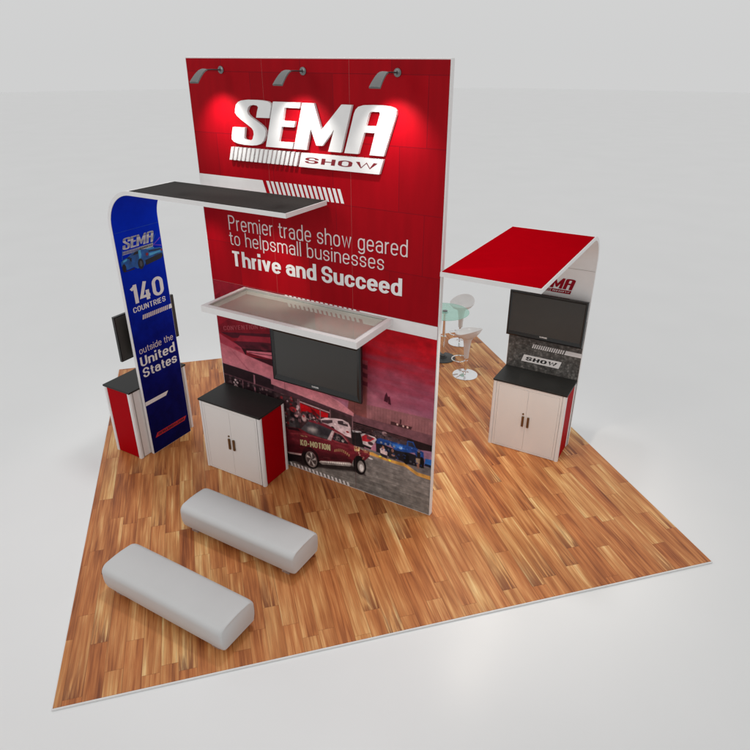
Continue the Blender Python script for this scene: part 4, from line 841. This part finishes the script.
for i in range(14):
    a = -0.478+i*0.0285; add_flat(bm, [(a, 1.772), (a+0.019, 1.772), (a+0.030, 1.826), (a+0.011, 1.826)], fk)
obj('slanted_stripes', bm, 'pink_print', kb)
bm = nb(); add_flat(bm, [(-0.073, 1.772), (-0.022, 1.772), (-0.022, 1.826), (-0.062, 1.826)], fk); obj('white_band', bm, 'white_print', kb)
text_obj('lettering', 'outside the', 'pink_print', kb, -0.606, -0.080, 1.372, 0.082, fk, weight=0.105, gap=0.13)
text_obj('lettering', 'United', 'white_print', kb, -0.619, -0.074, 1.212, 0.122, fk, weight=0.18, gap=0.085)
text_obj('lettering', 'States', 'white_print', kb, -0.610, -0.072, 1.062, 0.122, fk, weight=0.18, gap=0.085)
bm = nb(); add_flat(bm, [(-0.658, 0.694), (-0.330, 0.694), (-0.288, 0.746), (-0.658, 0.746)], fk); obj('white_band', bm, 'white_print', kb)
bm = nb(); add_flat(bm, [(-0.600, 0.208), (-0.100, 0.208), (-0.063, 0.266), (-0.563, 0.266)], fk); rb = obj('red_band', bm, 'red_print', kb)
text_obj('lettering', 'SEMASHOW.COM', 'navy_print', rb, -0.550, -0.110, 0.220, 0.034, fk2, weight=0.24, gap=0.10)

# -- red kiosk: panel inner face at t = 2.182 looking to -t, canopy to -t, width along s
kr = thing('red_kiosk', 'white display panel with grey crowd print, curving into a red topped canopy', 'display kiosk', Wd(2.860, 2.182, 0))
fnR = lambda d, w, z: (w, d, z)
RW = 0.928
kiosk_body(kr, RW, 2.800, 2.232, 0.360, KT, fnR)
out, inn = kiosk_profile(2.800, KT, 2.232, 0.360, KT)
bm = nb(); add_box(bm, 0.010, RW-0.010, -2.232+0.012, -0.312, 2.8, 2.8035); obj('canopy_top', bm, 'red_top', kr)
bm = nb(); add_flat(bm, [(0.005, 0.004), (RW-0.005, 0.004), (RW-0.005, 1.72), (0.005, 1.72)], lambda a, b: (a, -0.002, b)); obj('crowd_graphic', bm, 'crowd', kr)
fr = lambda a, b, l=0.0: (a-2.860, -0.0035-l, b)
fr2 = lambda a, b, l=0.0: (a-2.860, -0.0050-l, b)
bm = nb(); add_flat(bm, [(2.865, 2.330), (3.783, 2.330), (3.783, 2.333), (2.865, 2.333)], fr); obj('panel_seam', bm, 'groove', kr)
kx, kz = 0.270, 0.325
bm = nb()
for poly, hole in LOGO: add_flat(bm, xf(poly, 3.075, 2.020, kx, kz), fr, xf(hole, 3.075, 2.020, kx, kz))
obj('logo', bm, 'maroon_print', kr)
bm = nb()
for st in logo_stripes(): add_flat(bm, xf(st, 3.075, 2.020, kx, kz), fr)
obj('slanted_stripes', bm, 'maroon_print', kr)
bm = nb(); add_flat(bm, xf(BAR, 3.075, 2.020, kx, kz), fr); bar = obj('logo_bar', bm, 'maroon_print', kr)
text_obj('lettering', 'SHOW', 'white_print', bar, 3.075+(1.44-0.505)*kx, 3.075+(2.19-0.505)*kx, 2.033, 0.016, fr2, weight=0.16, shear=0.28)
bm = nb()
for i in range(15):
    a = 3.170+i*0.0268; add_flat(bm, [(a, 1.246), (a+0.0165, 1.246), (a+0.0325, 1.302), (a+0.016, 1.302)], fr)
obj('slanted_stripes', bm, 'white_print', kr)
bm = nb(); add_flat(bm, [(3.578, 1.246), (3.783, 1.246), (3.783, 1.302), (3.594, 1.302)], fr); obj('white_band', bm, 'white_print', kr)
bm = nb(); add_flat(bm, [(3.054, 1.042), (3.535, 1.042), (3.562, 1.138), (3.082, 1.138)], fr); wb = obj('white_plate', bm, 'white_print', kr)
text_obj('lettering', 'SHOW', 'black_print', wb, 3.105, 3.500, 1.064, 0.050, fr2, weight=0.24, gap=0.12, shear=0.28)

# ------------------------------------------------------------------ benches
def make_bench(loc, label, L=1.480):
    r = thing('bench', label, 'bench', loc, TH, 'low grey upholstered benches')
    wb, zb, zt = 0.414, 0.066, 0.328
    # cross-section: flat bottom, near-vertical sides that swell a little, broad rounded top edges
    cs = []
    def arc(cx, cz_, rr, a0, a1, n):
        for i in range(n+1):
            a = math.radians(a0+(a1-a0)*i/n); cs.append((cx+rr*math.cos(a), cz_+rr*math.sin(a)))
    hw = wb/2; R = 0.080; rb = 0.018
    arc(hw-rb-0.006, zb+rb, rb, -90, 0, 4)
    cs.append((hw+0.006, zb+0.06)); cs.append((hw+0.010, zb+0.10))
    arc(hw+0.010-R, zt-0.008-R, R, 5, 80, 8)
    cs.append((0.04, zt)); cs.append((-0.04, zt))
    arc(-(hw+0.010-R), zt-0.008-R, R, 100, 175, 8)
    cs.append((-(hw+0.010), zb+0.10)); cs.append((-(hw+0.006), zb+0.06))
    arc(-(hw-rb-0.006), zb+rb, rb, 180, 270, 4)
    zc = (zb+zt)/2
    bm = nb(); rings = []
    st = [(-L/2, 0.85), (-L/2+0.003, 0.90), (-L/2+0.011, 0.945), (-L/2+0.026, 0.978), (-L/2+0.050, 0.995), (-L/2+0.09, 1.0), (-L/4, 1.004), (0, 1.006), (L/4, 1.004), (L/2-0.07, 1.0), (L/2-0.034, 0.993), (L/2-0.015, 0.978), (L/2-0.005, 0.955), (L/2, 0.925)]
    for x, k in st: rings.append([bm.verts.new((x, y*k, zc+(z-zc)*k)) for y, z in cs])
    n = len(cs)
    for a, b in zip(rings, rings[1:]):
        for i in range(n): bm.faces.new([a[i], a[(i+1) % n], b[(i+1) % n], b[i]])
    bm.faces.new(rings[0][::-1]); bm.faces.new(rings[-1])
    obj('cushion', bm, 'vinyl', r, True)
    for sx in (-1, 1):
        for sy in (-1, 1):
            bm = nb(); add_box(bm, sx*0.60-0.045, sx*0.60+0.045, sy*0.145-0.022, sy*0.145+0.022, 0.0, 0.071, 0.006); obj('leg', bm, 'acrylic', r)
    return r
b1 = make_bench(Wd(1.420, -2.325, 0), 'pale grey padded bench nearest the front edge of the floor')
dup(b1, Wd(1.404, -1.322, 0), TH, 'pale grey padded bench in front of the white cabinet, farther from the floor edge')

# ------------------------------------------------------------------ glass bar table and stools
TS, TT = 1.279, 3.770
tb = thing('bar_table', 'round green glass bar table on a dark disc base behind the red wall', 'bar table', Wd(TS, TT, 0))
bm = nb(); add_lathe(bm, [(0, 0), (0.205, 0), (0.212, 0.006), (0.208, 0.014), (0.10, 0.022), (0.075, 0.026), (0.070, 0.040), (0.050, 0.044), (0.046, 0.060), (0.0, 0.060)], 56); obj('base', bm, 'dark_iron', tb, True)
bm = nb(); add_lathe(bm, [(0, 0.05), (0.030, 0.05), (0.030, 0.38), (0.044, 0.385), (0.044, 0.405), (0.026, 0.41), (0.026, 0.800), (0.055, 0.806), (0.055, 0.815), (0, 0.815)], 28); obj('post', bm, 'chrome', tb, True)
bm = nb(); add_lathe(bm, [(0, 0.822), (0.384, 0.822), (0.390, 0.826), (0.390, 0.832), (0.384, 0.836), (0, 0.836)], 72); obj('tabletop', bm, 'glass', tb, True)
bm = nb(); add_lathe(bm, [(0, 0.8375), (0.040, 0.8375), (0.040, 0.846), (0.03, 0.850), (0, 0.850)], 24); obj('cap', bm, 'steel', tb, True)
def make_stool(loc, rz, label):
    r = thing('bar_stool', label, 'bar stool', loc, rz, 'white bar stools at the glass table')
    bm = nb(); add_lathe(bm, [(0, 0.0), (0.195, 0.0), (0.200, 0.005), (0.196, 0.012), (0.12, 0.018), (0.05, 0.030), (0.032, 0.045), (0.0, 0.045)], 56); obj('base', bm, 'chrome', r, True)
    bm = nb(); add_lathe(bm, [(0, 0.03), (0.024, 0.03), (0.024, 0.36), (0, 0.36)], 20); obj('post', bm, 'chrome', r, True)
    bm = nb(); pth = []
    for i in range(25):
        a = -PI+2*PI*i/24; pth.append((0.0+0.115*math.cos(a)*1.0 - 0.14 + 0.0, 0.125*math.sin(a), 0.235))
    add_tube(bm, pth[:-1], 0.009, 8, True); add_tube(bm, [(-0.03, 0, 0.235), (0.0, 0, 0.235)], 0.012, 8); add_lathe(bm, [(0.024, 0.215), (0.030, 0.215), (0.030, 0.255), (0.024, 0.255)], 18); obj('footrest', bm, 'chrome', r, True)
    # stem flares into a tilted shell seat with a raised back lip (back at +x)
    bm = nb(); add_lathe(bm, [(0, 0.295), (0.030, 0.295), (0.036, 0.30), (0.042, 0.40), (0.052, 0.52), (0.066, 0.60), (0.092, 0.648), (0.0, 0.655)], 32); obj('stem', bm, 'stool_white', r, True)
    bm = nb(); seg = 48; rings = []
    prof = [(0.0, 0.665, 0), (0.06, 0.668, 0.05), (0.12, 0.682, 0.25), (0.165, 0.706, 0.62), (0.193, 0.733, 0.92), (0.205, 0.750, 1.0), (0.211, 0.750, 1.0), (0.207, 0.730, 0.95), (0.178, 0.690, 0.66), (0.135, 0.660, 0.30), (0.09, 0.645, 0.06), (0.0, 0.640, 0)]
    for rr, z, tl in prof:
        if rr == 0: rings.append([bm.verts.new((0, 0, z))]); continue
        ring = []
        for i in range(seg):
            a = 2*PI*i/seg; c = math.cos(a); x = rr*c*0.98+0.012*tl; y = rr*math.sin(a)
            lift = tl*(0.085*max(0, c)**1.2 - 0.030*max(0, -c))
            ring.append(bm.verts.new((x, y, z+lift)))
        rings.append(ring)
    for a, b in zip(rings, rings[1:]):
        for i in range(seg):
            j = (i+1) % seg
            if len(a) == 1: bm.faces.new([a[0], b[i], b[j]])
            elif len(b) == 1: bm.faces.new([a[i], a[j], b[0]])
            else: bm.faces.new([a[i], a[j], b[j], b[i]])
    obj('seat', bm, 'stool_white', r, True)
    return r
st1 = make_stool(Wd(1.845, 3.383, 0), TH+math.atan2(3.383-TT, 1.845-TS)+0.25, 'white bar stool in front of the glass table, nearer the camera')
dup(st1, Wd(1.268, 4.498, 0), TH+math.atan2(4.498-TT, 1.268-TS)-0.1, 'white bar stool behind the glass table, seen partly through its top')

# ------------------------------------------------------------------ lights
def aim(o, frm, to):
    o.location = frm; o.rotation_euler = (Vector(to)-Vector(frm)).to_track_quat('-Z', 'Y').to_euler()
def area(name, frm, to, size, power, col=(1, 1, 1)):
    d = bpy.data.lights.new(name, 'AREA'); d.shape = 'DISK'; d.size = size; d.energy = power; d.color = col
    o = bpy.data.objects.new(name, d); COL.objects.link(o); aim(o, frm, to); return o
def spot(name, frm, to, power, ang, blend=1.0, col=(1, 1, 1), rad=0.03):
    d = bpy.data.lights.new(name, 'SPOT'); d.energy = power; d.spot_size = math.radians(ang); d.spot_blend = blend; d.color = col; d.shadow_soft_size = rad
    o = bpy.data.objects.new(name, d); COL.objects.link(o); aim(o, frm, to); return o
spot('overhead_spot', Wd(1.35, 0.62, 9.5), Wd(1.35, 0.30, 0), 640, 56, 0.8, (1.0, 0.992, 0.98), 0.40)
area('front_fill', Wd(-2.5, -9.0, 6.5), Wd(1.0, 0.0, 1.2), 3.5, 80, (1.0, 0.985, 0.97))  # added fill out of view, brightens the cabinet fronts and red wall
for s in LAMP_S:
    spot('lamp_beam', Wd(s, -0.370, 4.285), Wd(s, 0.0, 3.80), 30, 88, 1.0, (1.0, 0.96, 0.92), 0.03)
for s in (0.10, 1.00): spot('canopy_downlight', Wd(s, -0.42, 3.22), Wd(s, 0.0, 2.35), 26, 66, 1.0, (1.0, 0.93, 0.82), 0.12)
for tt in (0.35, 1.15): spot('canopy_downlight', Wd(3.32, tt, 2.73), Wd(3.32, tt, 0), 50, 112, 1.0, (1.0, 0.90, 0.78), 0.06)

w = bpy.data.worlds.new('World'); S.world = w; w.use_nodes = True
nt = w.node_tree; bg = nt.nodes['Background']
tc = nt.nodes.new('ShaderNodeTexCoord'); sp = nt.nodes.new('ShaderNodeSeparateXYZ'); rp = nt.nodes.new('ShaderNodeValToRGB')
nt.links.new(tc.outputs['Generated'], sp.inputs[0]); nt.links.new(sp.outputs[2], rp.inputs[0])
rp.color_ramp.elements[0].position = 0.0; rp.color_ramp.elements[0].color = (0.628, 0.630, 0.630, 1)
rp.color_ramp.elements[1].position = 0.45; rp.color_ramp.elements[1].color = (0.70, 0.70, 0.695, 1)
nt.links.new(rp.outputs[0], bg.inputs['Color']); bg.inputs['Strength'].default_value = 1.0

# ------------------------------------------------------------------ camera
cd = bpy.data.cameras.new('camera'); cam = bpy.data.objects.new('camera', cd); COL.objects.link(cam)
cd.sensor_width = 36.0; cd.sensor_fit = 'HORIZONTAL'; cd.lens = 633.175/750*36.0; cd.clip_end = 500
az, el_ = 0.2659, 0.4706
cam.location = (-1.4740, -6.8303, 4.5480)
fwd = Vector((math.cos(el_)*math.sin(az), math.cos(el_)*math.cos(az), -math.sin(el_)))
cam.rotation_euler = fwd.to_track_quat('-Z', 'Y').to_euler()
S.camera = cam
S.render.engine = 'CYCLES'
S.view_settings.view_transform = 'Standard'; S.view_settings.look = 'None'; S.view_settings.exposure = 0; S.view_settings.gamma = 1
S.cycles.max_bounces = 10; S.cycles.transparent_max_bounces = 12
try: S.cycles.use_denoising = True
except Exception: pass
